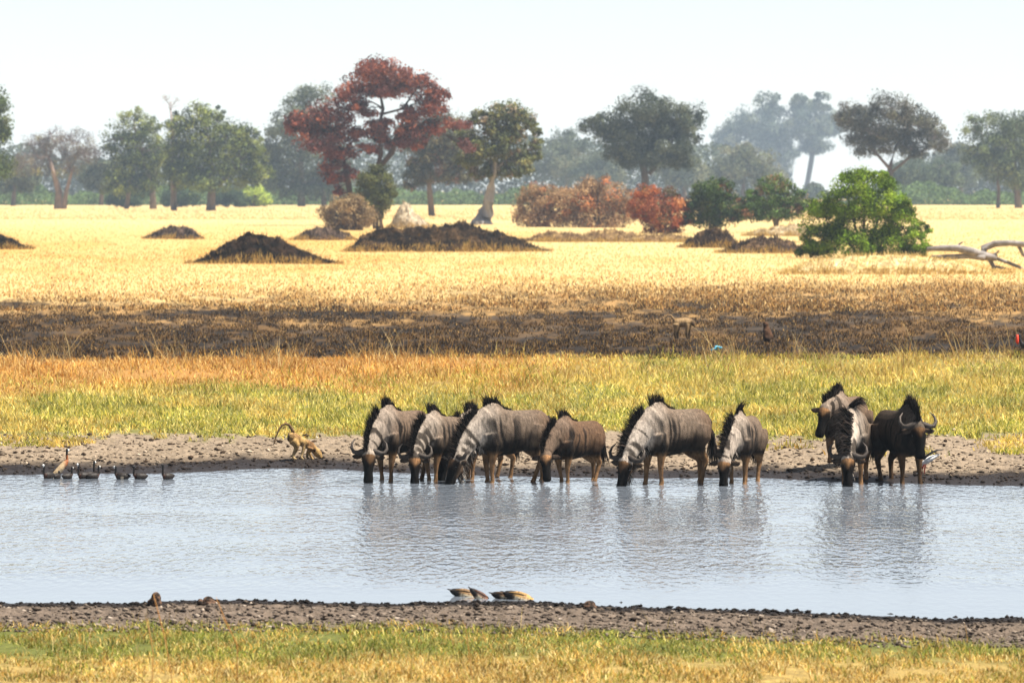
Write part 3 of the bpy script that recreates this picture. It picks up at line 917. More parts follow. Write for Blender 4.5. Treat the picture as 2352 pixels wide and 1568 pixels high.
bush('rust red bush at right end of the brown row', (1520, 545),
     [(1490, 452, 36, 26), (1545, 468, 36, 30), (1508, 490, 54, 36), (1525, 522, 50, 26), (1562, 498, 28, 32), (1475, 480, 30, 40)],
     6000, .22, [(.34, .095, .03), (.20, .06, .025), (.40, .17, .06), (.09, .07, .03)], [3, 2, 1.2, 1], 351, Y=470)
bush('olive green bush standing before the red tree trunk', (868, 510),
     [(868, 405, 38, 26), (850, 435, 34, 26), (885, 440, 30, 26), (868, 470, 40, 24), (850, 490, 30, 20)],
     5000, .24, [(.10, .11, .03), (.065, .07, .025), (.15, .15, .05)], [3, 3, 1], 361, Y=520)
bush('straw brown scrubby bush below the red tree', (800, 535),
     [(800, 470, 42, 24), (770, 490, 36, 24), (825, 500, 40, 26), (790, 515, 40, 20), (815, 530, 26, 16)],
     4200, .24, [(.22, .15, .07), (.15, .10, .05), (.28, .20, .10)], [3, 2, 1], 371, Y=500, twigs=40, twig_col=(.16, .1, .06))
bush('small lime green bush in front of the left tree line', (582, 478),
     [(585, 450, 28, 22), (570, 462, 24, 16), (602, 460, 22, 18)],
     2600, .42, [(.30, .38, .05), (.22, .29, .04), (.38, .44, .09)], [3, 2, 1], 381, Y=1060, stems=2)
for i, (x, lab) in enumerate(((285, 'dark thicket under the rounded grey green tree'), (412, 'dark thicket left of the pale straight trunk'), (527, 'dark thicket between pale straight trunk and lime bush'))):
    bush(lab, (x, 478), [(x, 450, 34, 24), (x - 20, 462, 26, 16), (x + 20, 460, 26, 18)], 2600, .42, [(.05, .075, .03), (.035, .055, .025)], [1, 1], 391 + i, Y=1040, stems=2)

# far-off scrub and wood that read as one hazy mass each
def mass(name, Y, prof, n, leaf, cols, seed, base_z=0):
    r = np.random.default_rng(seed)
    px = r.uniform(-1200, 3550, n)
    top = np.interp(px, [p[0] for p in prof], [p[1] for p in prof]) + (60 if Y > 1500 else 62) * (fbm(px * .014, px * 0, seed, 4) - .5)
    gy = HOR + F * CAMH / Y
    py = gy - (gy - top) * r.random(n) ** 1.15
    yy = Y + r.uniform(-25, 25, n)
    X = (px - CX) / F * yy; Z = np.maximum(CAMH - (py - HOR) * Y / F, .3)
    P = np.stack([X, yy, Z], 1)
    no = r.normal(size=(n, 3)) + np.array((0, -.4, .6)); no /= np.linalg.norm(no, axis=1)[:, None]
    u = np.cross(no, r.normal(size=(n, 3))); u /= np.linalg.norm(u, axis=1)[:, None]; v = np.cross(no, u)
    s = (leaf * r.uniform(.6, 1.3, n) * .5)[:, None]
    V = np.stack([P - u * s, P - v * s, P + u * s, P + v * s], 1).reshape(-1, 3)
    cc = np.array(cols)[r.integers(0, len(cols), n)] * (.7 + .6 * fbm(px * .03, py * .05, seed + 3, 2))[:, None]
    me = mesh_np(name, V, np.arange(n * 4), np.full(n, 4), np.repeat(cc, 4, 0))
    tag(link(name, me, MAT['leaf']), kind='stuff')


mass('distant_scrub', 1180, [(-500, 425), (0, 428), (230, 432), (260, 440), (700, 440), (940, 425), (1190, 432), (1350, 455), (1900, 462), (2040, 440), (2150, 432), (2352, 440), (2850, 430)],
     106000, .62, [(.08, .13, .045), (.06, .095, .04), (.11, .16, .05)], 401)
mass('distant_wood', 1650, [(-500, 330), (0, 345), (240, 350), (600, 315), (800, 320), (940, 315), (1200, 320), (1290, 305), (1420, 340), (1620, 325), (1740, 360), (1800, 436), (2000, 436), (2060, 385),
                            (2200, 330), (2240, 335), (2352, 330), (2850, 340)],
     150000, 1.0, [(.06, .075, .045), (.045, .06, .038), (.08, .09, .05)], 411)


# ------------------------------------------------------------------ mounds
def mound(label, sil, base_y, seed, cols=((.008, .006, .0045), (.036, .021, .013)), depth=.45, name='burnt_mound', stub=True, rough=.27, cat='mound', stubcol=None):
    """sil: silhouette [(x, y)...] left to right; built as a heap of real depth"""
    cx = (sil[0][0] + sil[-1][0]) / 2
    p = hit(cx, base_y); Y = p.y; s = 1 / scale(Y)
    xs = np.array([(q[0] - cx) * s for q in sil]); hs = np.array([max(0, (base_y - q[1]) * s) for q in sil])
    W = xs[-1] - xs[0]; D = W * depth
    nu, nv = 90, 46
    U = np.linspace(xs[0] - .02 * W, xs[-1] + .02 * W, nu); Vv = np.linspace(-1, 1, nv)
    UU, VV = np.meshgrid(U, Vv)
    h = np.interp(UU, xs, hs, left=0, right=0)
    ex = np.sqrt(np.clip(1 - ((UU - xs.mean()) / (W / 2 * 1.02)) ** 2, 0, 1)) * .8 + .2
    yy = VV * D / 2 * ex
    nz = fbm(UU * 2.2 + 31, yy * 2.2, seed, 4, .6) - .5
    nf = fbm(UU * 6 + 3, yy * 6, seed + 3, 3, .6) - .5
    z = h * (1 - np.abs(VV) ** 1.8) * (1 + rough * 2.2 * nz) + rough * (.8 * nz + .9 * nf) * np.minimum(1, h * 1.5) - .03
    z = np.where((np.abs(VV) > .98), -.06, z)
    t = sstep(.42, .68, fbm(UU * 1.5, yy * 1.5 + z * 2, seed + 9, 4, .6))
    C = lerp(np.array(cols[0]) + 0 * UU[..., None], np.array(cols[1]) + 0 * UU[..., None], t) * ALB
    ii = (np.arange(nv - 1)[:, None] * nu + np.arange(nu - 1)[None, :]).ravel()
    fl = np.stack([ii, ii + 1, ii + nu + 1, ii + nu], 1).ravel()
    root = empty(name, (p.x, Y, p.z))
    tag(root, label, cat, None)
    me = mesh_np('heap', np.stack([UU, yy, z], -1).reshape(-1, 3), fl, np.full(len(ii), 4), C.reshape(-1, 3), True)
    link('heap', me, MAT['mound'], root)
    if stub:
        n = int(260 * W)
        k = rng.integers(0, nu * nv, n)
        pos = np.stack([UU.ravel()[k] + rng.normal(0, .06, n), yy.ravel()[k] + rng.normal(0, .06, n), z.ravel()[k] - .03], 1)
        cc = mixc(stubcol or [(.012, .009, .007), (.07, .042, .024), (.35, .22, .08)], [3, 1.1, .35], n) * ALB
        me = blades_mesh('stubble', pos, rng.uniform(.06, .42, n), np.full(n, .06), lean_dirs(n, .6), cc, .3, False)
        link('stubble', me, MAT['grass'], root)
    n = int(110 * W)
    uu = rng.uniform(xs[0] - .05 * W, xs[-1] + .05 * W, n)
    exx = np.sqrt(np.clip(1 - ((uu - xs.mean()) / (W / 2 * 1.05)) ** 2, 0, 1)) * .8 + .2
    vv = -D / 2 * exx * rng.uniform(.82, 1.12, n)
    hh = np.interp(uu, xs, hs) * np.clip(1 - np.abs(vv / (D / 2 * exx)) ** 1.8, 0, 1)
    me = blades_mesh('dry_grass', np.stack([uu, vv, hh - .08], 1), rng.uniform(.15, .5, n) * (.4 + 1.2 * vnoise(uu * 1.3, uu * 0, seed)), np.full(n, .06), lean_dirs(n, .35),
                     mixc([(.84, .58, .19), (.76, .50, .14), (.6, .35, .09)], [3, 2.4, 1], n) * ALB, .3, False)
    link('dry_grass', me, MAT['grass'], root)
    return root


mound('large black burnt mound standing alone left of centre', [(440, 606), (470, 590), (500, 570), (530, 556), (575, 546), (620, 546), (655, 554), (690, 574), (720, 588), (775, 605)], 606, 51)
mound('dark burnt mound cut by the left picture edge', [(-70, 572), (-40, 545), (-10, 536), (15, 546), (40, 558), (75, 571)], 572, 52)
mound('small distant burnt mound behind the large black one', [(332, 548), (355, 534), (385, 522), (420, 521), (445, 532), (465, 548)], 549, 53, cols=((.05, .036, .03), (.12, .08, .06)))
mound('dark burnt mound beside the scrubby bush left of the trees', [(670, 552), (700, 530), (730, 522), (765, 524), (800, 535), (815, 552)], 552, 54, cols=((.06, .042, .035), (.13, .085, .06)))
mound('longest brown black mound lying below the pale termite mound', [(800, 572), (830, 545), (870, 528), (930, 524), (980, 526), (1030, 516), (1090, 520), (1150, 534), (1200, 552), (1250, 575)], 577, 55,
      cols=((.016, .011, .008), (.10, .06, .03)), depth=.3)
mound('short dark mound under the dark green bush', [(1560, 568), (1585, 550), (1610, 532), (1640, 524), (1670, 530), (1690, 552)], 569, 56, cols=((.04, .026, .02), (.12, .075, .04)))
mound('low brown mound beside the bright green bush', [(1650, 580), (1690, 560), (1730, 546), (1780, 545), (1820, 552), (1850, 580)], 581, 57, cols=((.07, .045, .03), (.18, .11, .06)))
mound('pale sandy termite mound below the red tree', [(892, 525), (906, 500), (922, 470), (936, 468), (950, 486), (974, 508), (996, 525)], 524, 58,
      cols=((.46, .37, .25), (.60, .50, .36)), depth=.7, name='termite_mound', stub=True, rough=.3, stubcol=[(.5, .36, .14), (.3, .2, .08), (.45, .3, .12)])
mound('low brown strip of dead scrub at foot of brown bushes', [(1200, 553), (1260, 532), (1330, 538), (1400, 530), (1470, 540), (1540, 538), (1600, 553)], 556, 59,
      cols=((.20, .12, .06), (.42, .28, .12)), depth=.22, name='scrub_bank', stubcol=[(.2, .12, .06), (.4, .27, .12), (.1, .06, .04)])
mound('pale sandy rise carrying the big green bush', [(1800, 628), (1860, 600), (1950, 588), (2050, 584), (2130, 588), (2220, 604), (2300, 628)], 628, 60,
      cols=((.64, .47, .21), (.74, .57, .30)), depth=.4, rough=.07, name='sandy_rise', stubcol=[(.82, .6, .22), (.9, .68, .3), (.55, .4, .14)])
mound('pale sand bank between the two green bushes', [(1710, 540), (1745, 528), (1790, 519), (1835, 516), (1868, 532)], 542, 61,
      cols=((.50, .38, .22), (.62, .50, .32)), depth=.4, name='sand_bank', stub=True, stubcol=[(.6, .42, .16), (.5, .36, .16), (.25, .18, .07)])

# fallen dead tree
p0 = hit(2260, 618); Yl = p0.y; s = 1 / scale(Yl)
root = empty('fallen_tree', (p0.x, Yl, p0.z)); tag(root, 'bleached grey fallen tree with bare limbs lying right of bush', 'fallen tree')
mb = MB()
def lg(pts, rad, dy=0):
    P = [at(x, y_, Yl) - Vector((p0.x, Yl, p0.z)) for x, y_ in pts]
    for i, q in enumerate(P): q.y += dy + .25 * math.sin(i * 1.7)
    return P, [r_ * s for r_ in rad]
for pts, rad in (([(2130, 572), (2165, 570), (2200, 570), (2230, 578), (2262, 588), (2290, 592)], [5, 7, 8, 10, 10, 8]),
                 ([(2140, 590), (2185, 590), (2225, 588), (2262, 592)], [4, 6, 6, 7])):
    P, R_ = lg(pts, rad); mb.tube(P, R_, None, (.20, .18, .165), 8)
mb.build('trunk', MAT['log'], root)
mb = MB()
for pts, rad in (([(2262, 590), (2262, 570), (2285, 560), (2320, 558), (2400, 566), (2460, 572)], [8, 9, 8, 7, 7, 6]),
                 ([(2272, 592), (2284, 612), (2288, 636)], [6, 5, 4]), ([(2285, 592), (2320, 604), (2352, 618), (2400, 636)], [4, 4, 3.4, 3]),
                 ([(2340, 562), (2352, 585), (2380, 600)], [5, 4, 3]), ([(2200, 570), (2206, 560), (2212, 556)], [3, 2.4, 1.5]),
                 ([(2288, 612), (2330, 622), (2370, 640)], [3, 3, 2]), ([(2275, 590), (2290, 582), (2296, 576)], [3, 2.5, 1.4])):
    P, R_ = lg(pts, rad, .3); mb.tube(P, R_, None, (.22, .20, .185), 7)
mb.build('branches', MAT['log'], root)


# ------------------------------------------------------------------ wildebeest
GREYC = np.array((.225, .165, .12)); PALE = np.array((.72, .60, .49)); BROWNC = np.array((.16, .085, .045)); BLACKC = np.array((.010, .008, .007))
TAN = np.array((.52, .27, .12)); LEG = np.array((.33, .185, .09)); DARKB = np.array((.020, .013, .009))


def bez(a_, b_, c_, t):
    return a_ * (1 - t) ** 2 + b_ * (2 * t * (1 - t)) + c_ * t * t


def wildebeest(label, px, py, yaw, size=1.0, poll=(.98, 0, .48), face=(.34, 0, -.94), front=None, legs=None, adult=True, tone=1.0, brown=0.0, pale=1.0,
               mane_flop=0.0, seed=0, beard=1.0, sink=.05, tail_swing=0.0, ground=None, fat=.93, neck_ctl=None, darkface=1.0, tanf=1.0):
    r = np.random.default_rng(900 + seed)
    p = hit(px, py) if ground is None else ground
    root = empty('wildebeest', (p.x, p.y, p.z - sink * size), math.radians(yaw), size)
    tag(root, label, 'wildebeest', 'wildebeest at the water edge')
    mb = MB()
    torso = [(-.75, .99, .09, .08), (-.69, .975, .21, .165), (-.53, .945, .30, .235), (-.3, .905, .335, .262), (-.05, .875, .365, .285), (.18, .875, .40, .285), (.36, .915, .42, .245),
             (.5, .92, .35, .195), (.6, .92, .22, .13)]
    tp = [Vector((a_, 0, z)) for a_, z, _, _ in torso]
    mb.tube(tp, [q[3] * fat for q in torso], [q[2] for q in torso], seg=20)
    mb.ball((.31, 0, 1.19), (.23, .085, .185))
    mb.ball((-.5, 0, 1.06), (.2, .17, .18))
    P = Vector(poll)
    B0 = Vector((.36, 0, 1.03)); B1 = Vector(neck_ctl) if neck_ctl else Vector((.5 + .32 * (P.x - .36) + .1, P.y * .3, max(.62, .62 * 1.03 + .38 * P.z + .03)))
    tn = [i / 6 for i in range(7)]
    nk = [bez(B0, B1, P, t) for t in tn]
    nru = [.31, .275, .24, .205, .175, .15, .135]; nrs = [.19, .165, .145, .128, .115, .108, .105]
    mb.tube(nk, nrs, nru, seg=16)
    D = Vector(face).normalized()
    up_hint = Vector((1, 0, 0)) if front is None else Vector(front)
    NF = (up_hint - D * up_hint.dot(D)).normalized()
    SD = NF.cross(D).normalized()
    L = .53
    hs = [(-.16, .075, .075, -.01), (-.02, .112, .118, .0), (.14, .122, .13, .0), (.3, .11, .128, -.005), (.48, .082, .105, 0), (.66, .074, .09, .004), (.82, .086, .08, .004), (.95, .088, .07, 0), (1.02, .06, .045, 0)]
    hp = [P + D * (L * q[0]) + NF * (q[3] + .02) for q in hs]
    base = len(mb.v)
    mb.tube(hp, [q[1] for q in hs], [q[2] for q in hs], seg=16, ref=NF)
    mb.ball(P + D * (L * .3) - NF * .1, (.075, .075, .085))
    # legs: foot shift forwards and sideways for each
    lg_ = legs or [(0, 0), (0, 0), (0, 0), (0, 0)]
    chains = []
    for k, sd in ((0, 1), (1, -1)):
        dx, dy = lg_[k][0], lg_[k][1]
        lift = lg_[k][2] if len(lg_[k]) > 2 else 0
        pts = [(.40, sd * .13, .86), (.36, sd * .165, .68), (.36 + dx * .25, sd * .15 + dy * .3, .54), (.375 + dx * .5 + lift * .25, sd * .135 + dy * .6, .355 + lift * .2),
               (.365 + dx * .75, sd * .13 + dy * .8, .2 + lift * .45), (.355 + dx - lift * .2, sd * .13 + dy, .085 + lift), (.385 + dx - lift * .25, sd * .13 + dy, .0 + lift * .8)]
        rad = [.15, .12, .078, .052, .036, .041, .05]
        chains.append((pts, rad))
    for k, sd in ((2, 1), (3, -1)):
        dx, dy = lg_[k][0], lg_[k][1]
        pts = [(-.46, sd * .12, .95), (-.42, sd * .165, .78), (-.38 + dx * .2, sd * .165 + dy * .2, .63), (-.50 + dx * .4, sd * .15 + dy * .4, .5), (-.605 + dx * .55, sd * .14 + dy * .6, .405),
               (-.575 + dx * .8, sd * .13 + dy * .8, .22), (-.555 + dx, sd * .13 + dy, .09), (-.515 + dx, sd * .13 + dy, .0)]
        rad = [.2, .185, .14, .085, .055, .038, .042, .05]
        chains.append((pts, rad))
    for pts, rad in chains:
        mb.tube(pts, rad, None, seg=10, ref=Vector((0, 1, 0)))
    me = mb.skin('body', .019, 4, .5)
    V = verts_of(me)
    # ---- coat
    dT, tT = seg_dist(V, [tuple(q) for q in tp], [q[2] for q in torso])
    dN, tN = seg_dist(V, [tuple(q) for q in nk], nru)
    dH, tH = seg_dist(V, [tuple(q) for q in hp], [q[2] for q in hs])
    dl = np.full(len(V), 9.0); tl = np.zeros(len(V))
    for pts, rad in chains:
        d_, t_ = seg_dist(V, pts, rad)
        m_ = d_ < dl
        dl = np.where(m_, d_, dl); tl = np.where(m_, t_, tl)
    x, y, z = V[:, 0], V[:, 1], V[:, 2]
    wob = fbm(x * 3 + 5, z * 3, 61 + seed, 2)
    base_c = lerp(GREYC + 0 * V, BROWNC + 0 * V, np.clip(brown + .0 * z, 0, 1) * np.ones(len(V)))
    # paler along shoulders, darker and browner towards rump, belly and elbows
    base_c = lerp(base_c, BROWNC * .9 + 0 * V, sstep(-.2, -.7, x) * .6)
    base_c = lerp(base_c, DARKB + 0 * V, sstep(.95, .62, z + (wob - .5) * .4) * .93)  # naturally dark belly, with painted shade carried up the lower flank
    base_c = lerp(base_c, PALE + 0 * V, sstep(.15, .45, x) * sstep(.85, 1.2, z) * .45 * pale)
    # dark hanging stripes behind the shoulder
    st = vnoise(x * 30 + (wob - .5) * 5 + np.sign(y) * 7, z * 2.2, 71 + seed)
    smask = sstep(-.3, .05, x) * sstep(1.24, 1.02, z) * sstep(.45, .6, z)
    base_c = lerp(base_c, BLACKC * 2 + 0 * V, sstep(.45, .62, st) * smask * .94)
    # neck
    ncol = lerp(GREYC * 1.1 + 0 * V, PALE + 0 * V, np.clip(np.ones(len(V)) * (.35 + .65 * pale) - .5 * brown, 0, 1))
    ncol = lerp(ncol, BROWNC + 0 * V, np.full(len(V), brown * .7))
    axis = (tN * 17 + (wob - .5) * 2.5)
    st2 = vnoise(axis, dN * 1.7 + np.sign(y) * 5, 81 + seed)
    ncol = lerp(ncol, DARKB * .8 + 0 * V, sstep(.50, .70, st2) * .88 * sstep(.08, .3, tN))
    neckmask = sstep(.0, .4, tN) * sstep(.55, .1, dN - dT)
    c = lerp(base_c, ncol, np.clip(neckmask, 0, 1) * (dl > .55))
    # legs
    lcol = lerp(LEG + 0 * V, DARKB + 0 * V, sstep(.55, .75, fbm(V[:, 0] * 9, V[:, 2] * 5, 91 + seed, 2)) * .35)
    lcol = lerp(lcol, BLACKC + 0 * V, sstep(.96, 1.0, tl))
    lcol = lerp(c, lcol, sstep(.60, .47, z))
    c = np.where(((dl < np.minimum(dN, dH)) & (z < .66))[:, None], lcol, c)
    # head
    hn = (V - np.array(P)) @ np.array(NF); hd = ((V - np.array(P)) @ np.array(D)) / L; hside = np.abs((V - np.array(P)) @ np.array(SD))
    hc = lerp(DARKB * 1.3 + 0 * V, BLACKC + 0 * V, sstep(.25, .5, hd) * darkface)
    tan_m = sstep(.46, .22, hd + hside * 2.2 + (fbm(x * 14, z * 14, 7, 2) - .5) * .16) * sstep(.0, .07, hn) * sstep(-.22, -.02, hd)
    hc = lerp(hc, TAN + 0 * V, np.clip(tan_m, 0, 1) * tanf)
    cheek = sstep(.02, -.05, hn) * sstep(.75, .45, hd)
    hc = lerp(hc, lerp(GREYC + 0 * V, BROWNC + 0 * V, np.full(len(V), .5)), cheek * .8)
    ishead = (dH < dN * .92) & (dH < dT) & (hd > -.2) & (dH < 1.6)
    c = np.where(ishead[:, None], hc, c)
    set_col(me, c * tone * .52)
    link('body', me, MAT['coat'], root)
    # ---- horns, ears, eyes
    def hf(s_, u_, n_):
        return P + SD * s_ - D * u_ + NF * n_
    for sd in (1, -1):
        hm = MB()
        if adult:
            q = [(.03, .035, .05), (.10, .03, .055), (.19, .0, .05), (.265, .01, .04), (.305, .085, .035), (.29, .175, .02), (.235, .25, .0)]
            rr = [.05, .05, .042, .036, .028, .018, .005]
        else:
            q = [(.045, .03, .02), (.075, .09, .015), (.105, .16, 0), (.115, .23, -.02)]
            rr = [.026, .022, .015, .004]
        hm.tube([hf(sd * a_, b_, c_) for a_, b_, c_ in q], rr, None, [(.045, .036, .03)] * (len(q) - 2) + [(.08, .065, .055)] * 2, 9)
        hm.build('horn', MAT['horn'], root)
        em = MB()
        q = [(.085, -.03, -.02), (.14, -.045, -.03), (.20, -.055, -.035), (.25, -.06, -.03), (.285, -.055, -.025)]
        em.tube([hf(sd * a_, b_, c_) for a_, b_, c_ in q], [.02, .042, .05, .036, .006], [.014, .014, .013, .010, .004], [(.05, .035, .025)] * 3 + [(.03, .02, .015)] * 2, 10, ref=NF)
        em.build('ear', MAT['coat'], root)
        ey = MB(); ey.ball(hf(sd * .112, -.15, .055), .017, (.01, .01, .01), 8, 6); ey.build('eye', MAT['eye'], root)
    # ---- mane: hairs along withers and crest
    crest = []
    for i, t in enumerate(np.linspace(0, 1, 40)):
        q = bez(B0, B1, P, t)
        d = (bez(B0, B1, P, min(1, t + .02)) - bez(B0, B1, P, max(0, t - .02))).normalized()
        side = d.cross(Vector((0, 0, 1))).normalized()
        nn = side.cross(d).normalized()
        if nn.dot(Vector((1, 0, 0))) + nn.z < 0: nn = -nn
        ru = np.interp(t, tn, nru)
        crest.append((q + nn * (ru * .93), nn, d, side))
    bvh = BVHTree.FromPolygons([Vector(q) for q in V], [tuple(f.vertices) for f in me.polygons])

    def on_skin(q, d, dist=.6):
        h_ = bvh.ray_cast(q + d * dist, -d, dist * 2)
        return h_[0] if h_[0] is not None else q
    crest = [(on_skin(q, nn), nn, d, side) for q, nn, d, side in crest[6:]]
    wtop = [(on_skin(Vector((xx, 0, 1.2)), Vector((0, 0, 1))), Vector((.25, 0, 1)).normalized(), Vector((1, 0, -.2)).normalized(), Vector((0, 1, 0))) for xx in np.linspace(-.02, .46, 14)]
    allc = wtop + crest
    n = 1700
    idx = r.integers(0, len(allc), n)
    pos, lean, fc_, hh = [], [], [], []
    for i in idx:
        q, nn, d, side = allc[i]
        ff = i / len(allc)
        ln = (.085 if i < 6 else .11 + .065 * math.sin(ff * PI)) * r.uniform(.4, 1.3) * (.75 + .5 * math.sin(i * 1.9 + seed) ** 2)
        if i < 14: ln *= .45 + .75 * (i / 14)
        if not adult: ln *= .9
        ln *= 1 + .9 * abs(mane_flop) * (1 if ff < .75 else .1)
        qq = q + side * r.normal(0, .014) + d * r.normal(0, .012)
        fl_ = mane_flop * r.uniform(.7, 1.2)
        dirv = (nn * (1 - .45 * abs(fl_)) + side * fl_ * 1.2 + d * r.normal(-.12, .28) + side * r.normal(0, .12)).normalized()
        pos.append(qq - dirv * .03); lean.append(dirv); hh.append(ln + .03)
        fv = d.cross(dirv); fv = (d * r.normal(0, 1) + dirv.cross(d) * r.normal(0, 1)).normalized()
        fc_.append(fv)
    cc = mixc([(.010, .008, .007), (.022, .016, .013), (.05, .035, .028)], [4, 2, .6], n)
    me = blades_mesh('mane', np.array(pos), np.array(hh), np.full(n, .0125), np.array(lean), cc, .3 + .8 * abs(mane_flop), True, np.array(fc_))
    link('mane', me, MAT['hair'], root)
    # ---- beard under throat and neck
    n = int(800 * max(beard, .3))
    pos, lean, fc_, hh = [], [], [], []
    for k in range(n):
        t = r.uniform(.3, 1.25)
        if t <= 1:
            q = bez(B0, B1, P, t)
            d = (bez(B0, B1, P, min(1, t + .02)) - bez(B0, B1, P, max(0, t - .02))).normalized()
            side = d.cross(Vector((0, 0, 1))).normalized(); nn = side.cross(d).normalized()
            if nn.dot(Vector((1, 0, 0))) + nn.z < 0: nn = -nn
            q = q - nn * (np.interp(t, tn, nru) * .85) + side * r.normal(0, .03)
            out = -nn
        else:
            q = P + D * (L * (t - 1) * 2.2) - NF * .1 + SD * r.normal(0, .04)
            out = -NF
        dirv = (out * .5 + Vector((0, 0, -.8)) + Vector(r.normal(size=3)) * .22).normalized()
        pos.append(q); lean.append(dirv); hh.append(r.uniform(.06, .15) * (.6 + .6 * beard))
        fc_.append(Vector(r.normal(size=3)).normalized())
    if pale > .8:
        cc = mixc([(.02, .015, .012), (.06, .045, .035), (.36, .31, .26)], [2.4, 1, 1.2], n)
    else:
        cc = mixc([(.012, .010, .008), (.04, .028, .02)], [3, 1], n)
    me = blades_mesh('beard', np.array(pos), np.array(hh), np.full(n, .011), np.array(lean), cc, .2, True, np.array(fc_))
    link('beard', me, MAT['hair'], root)
    # ---- tail
    tb = MB()
    tpts = [(-.70, 0, 1.12), (-.78, tail_swing * .05, 1.0), (-.80, tail_swing * .12, .85), (-.79, tail_swing * .2, .68)]
    tb.tube(tpts, [.04, .033, .028, .024], None, (.03, .02, .016), 8)
    n = 160
    tme = tb.mesh('tail')
    tv = verts_of(tme)
    t = r.random(n)
    pos = np.array([np.interp(t, [0, 1], [tpts[2][i], tpts[3][i]]) for i in range(3)]).T + r.normal(0, .015, (n, 3))
    lean = np.stack([r.normal(0, .16, n), r.normal(tail_swing * .15, .16, n), -np.ones(n)], 1); lean /= np.linalg.norm(lean, axis=1)[:, None]
    hm = blades_mesh('tuft', pos, r.uniform(.2, .46, n), np.full(n, .024), lean, mixc([(.010, .008, .007), (.03, .02, .015)], [3, 1], n), .05, True)
    to = link('tail', tme, MAT['hair'], root)
    link('tail_tuft', hm, MAT['hair'], to)
    return root


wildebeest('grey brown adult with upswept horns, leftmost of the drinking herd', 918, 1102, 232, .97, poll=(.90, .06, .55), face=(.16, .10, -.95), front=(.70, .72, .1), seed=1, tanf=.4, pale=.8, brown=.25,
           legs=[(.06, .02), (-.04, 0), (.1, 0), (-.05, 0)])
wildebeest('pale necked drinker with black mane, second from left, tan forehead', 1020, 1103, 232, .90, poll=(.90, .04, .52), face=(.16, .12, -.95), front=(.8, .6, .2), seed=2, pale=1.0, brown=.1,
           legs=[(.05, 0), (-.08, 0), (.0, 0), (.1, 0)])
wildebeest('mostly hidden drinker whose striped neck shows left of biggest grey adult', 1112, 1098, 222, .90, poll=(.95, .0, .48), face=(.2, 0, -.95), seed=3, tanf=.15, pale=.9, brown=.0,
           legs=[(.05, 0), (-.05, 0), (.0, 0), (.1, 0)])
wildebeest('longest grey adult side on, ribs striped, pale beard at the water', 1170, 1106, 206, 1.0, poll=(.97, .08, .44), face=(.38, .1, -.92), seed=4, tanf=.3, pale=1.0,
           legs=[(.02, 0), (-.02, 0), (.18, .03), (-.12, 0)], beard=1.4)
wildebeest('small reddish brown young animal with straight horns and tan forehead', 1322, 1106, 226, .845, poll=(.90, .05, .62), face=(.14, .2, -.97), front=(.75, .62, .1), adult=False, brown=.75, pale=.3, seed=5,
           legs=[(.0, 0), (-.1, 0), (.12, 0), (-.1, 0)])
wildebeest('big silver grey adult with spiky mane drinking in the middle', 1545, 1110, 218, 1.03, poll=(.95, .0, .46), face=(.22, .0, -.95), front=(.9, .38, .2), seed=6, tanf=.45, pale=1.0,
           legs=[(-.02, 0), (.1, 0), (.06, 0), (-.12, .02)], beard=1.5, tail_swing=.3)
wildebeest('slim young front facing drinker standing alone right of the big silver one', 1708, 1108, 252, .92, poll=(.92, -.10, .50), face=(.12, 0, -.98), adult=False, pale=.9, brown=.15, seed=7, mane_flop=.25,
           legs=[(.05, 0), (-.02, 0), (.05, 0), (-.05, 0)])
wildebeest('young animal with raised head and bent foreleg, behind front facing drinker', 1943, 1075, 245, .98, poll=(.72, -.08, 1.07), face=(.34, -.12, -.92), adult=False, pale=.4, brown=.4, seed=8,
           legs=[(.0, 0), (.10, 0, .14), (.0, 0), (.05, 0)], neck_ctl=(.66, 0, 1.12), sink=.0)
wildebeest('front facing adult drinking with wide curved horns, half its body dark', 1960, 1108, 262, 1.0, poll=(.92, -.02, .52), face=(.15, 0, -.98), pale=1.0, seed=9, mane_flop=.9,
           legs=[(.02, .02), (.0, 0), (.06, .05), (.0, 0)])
wildebeest('shade-darkened adult with raised head and tall horns, rightmost of herd', 2066, 1108, 292, 1.0, poll=(.76, -.05, 1.0), face=(.30, -.06, -.94), front=(1, -.2, 0), pale=.1, tone=.34, brown=.15, seed=10,
           legs=[(.06, .04), (.0, 0), (.0, 0), (.12, 0)], neck_ctl=(.62, 0, 1.08), beard=1.2, tail_swing=-.4)  # low tone puts the shade on this animal into its coat colour


# ------------------------------------------------------------------ monkeys
def limb_creature(name, label, cat, origin, chains, k, voxel, colour, group=None, rz=0, parts=()):
    """chains are (part, [(x, y, r, depth)...]) in a side view measured in units of k metres"""
    root = empty(name, origin, rz); tag(root, label, cat, group)
    mb = MB()
    for nm, q in chains:
        mb.tube([(a_ * k, d_, -b_ * k) for a_, b_, _, d_ in q], [c_ * k * 1.12 for _, _, c_, _ in q], None, seg=12, ref=Vector((0, 1, 0)))
    me = mb.skin('body', voxel, 3)
    V = verts_of(me)
    set_col(me, colour(V))
    link('body', me, MAT['coat'], root)
    return root


MK = .00069
def mk(pts, d0=0, d1=None):
    d1 = d0 if d1 is None else d1
    n = len(pts)
    return [(a_ - 1000, b_ - 1215, r_, d0 + (d1 - d0) * i / max(1, n - 1)) for i, (a_, b_, r_) in enumerate(pts)]


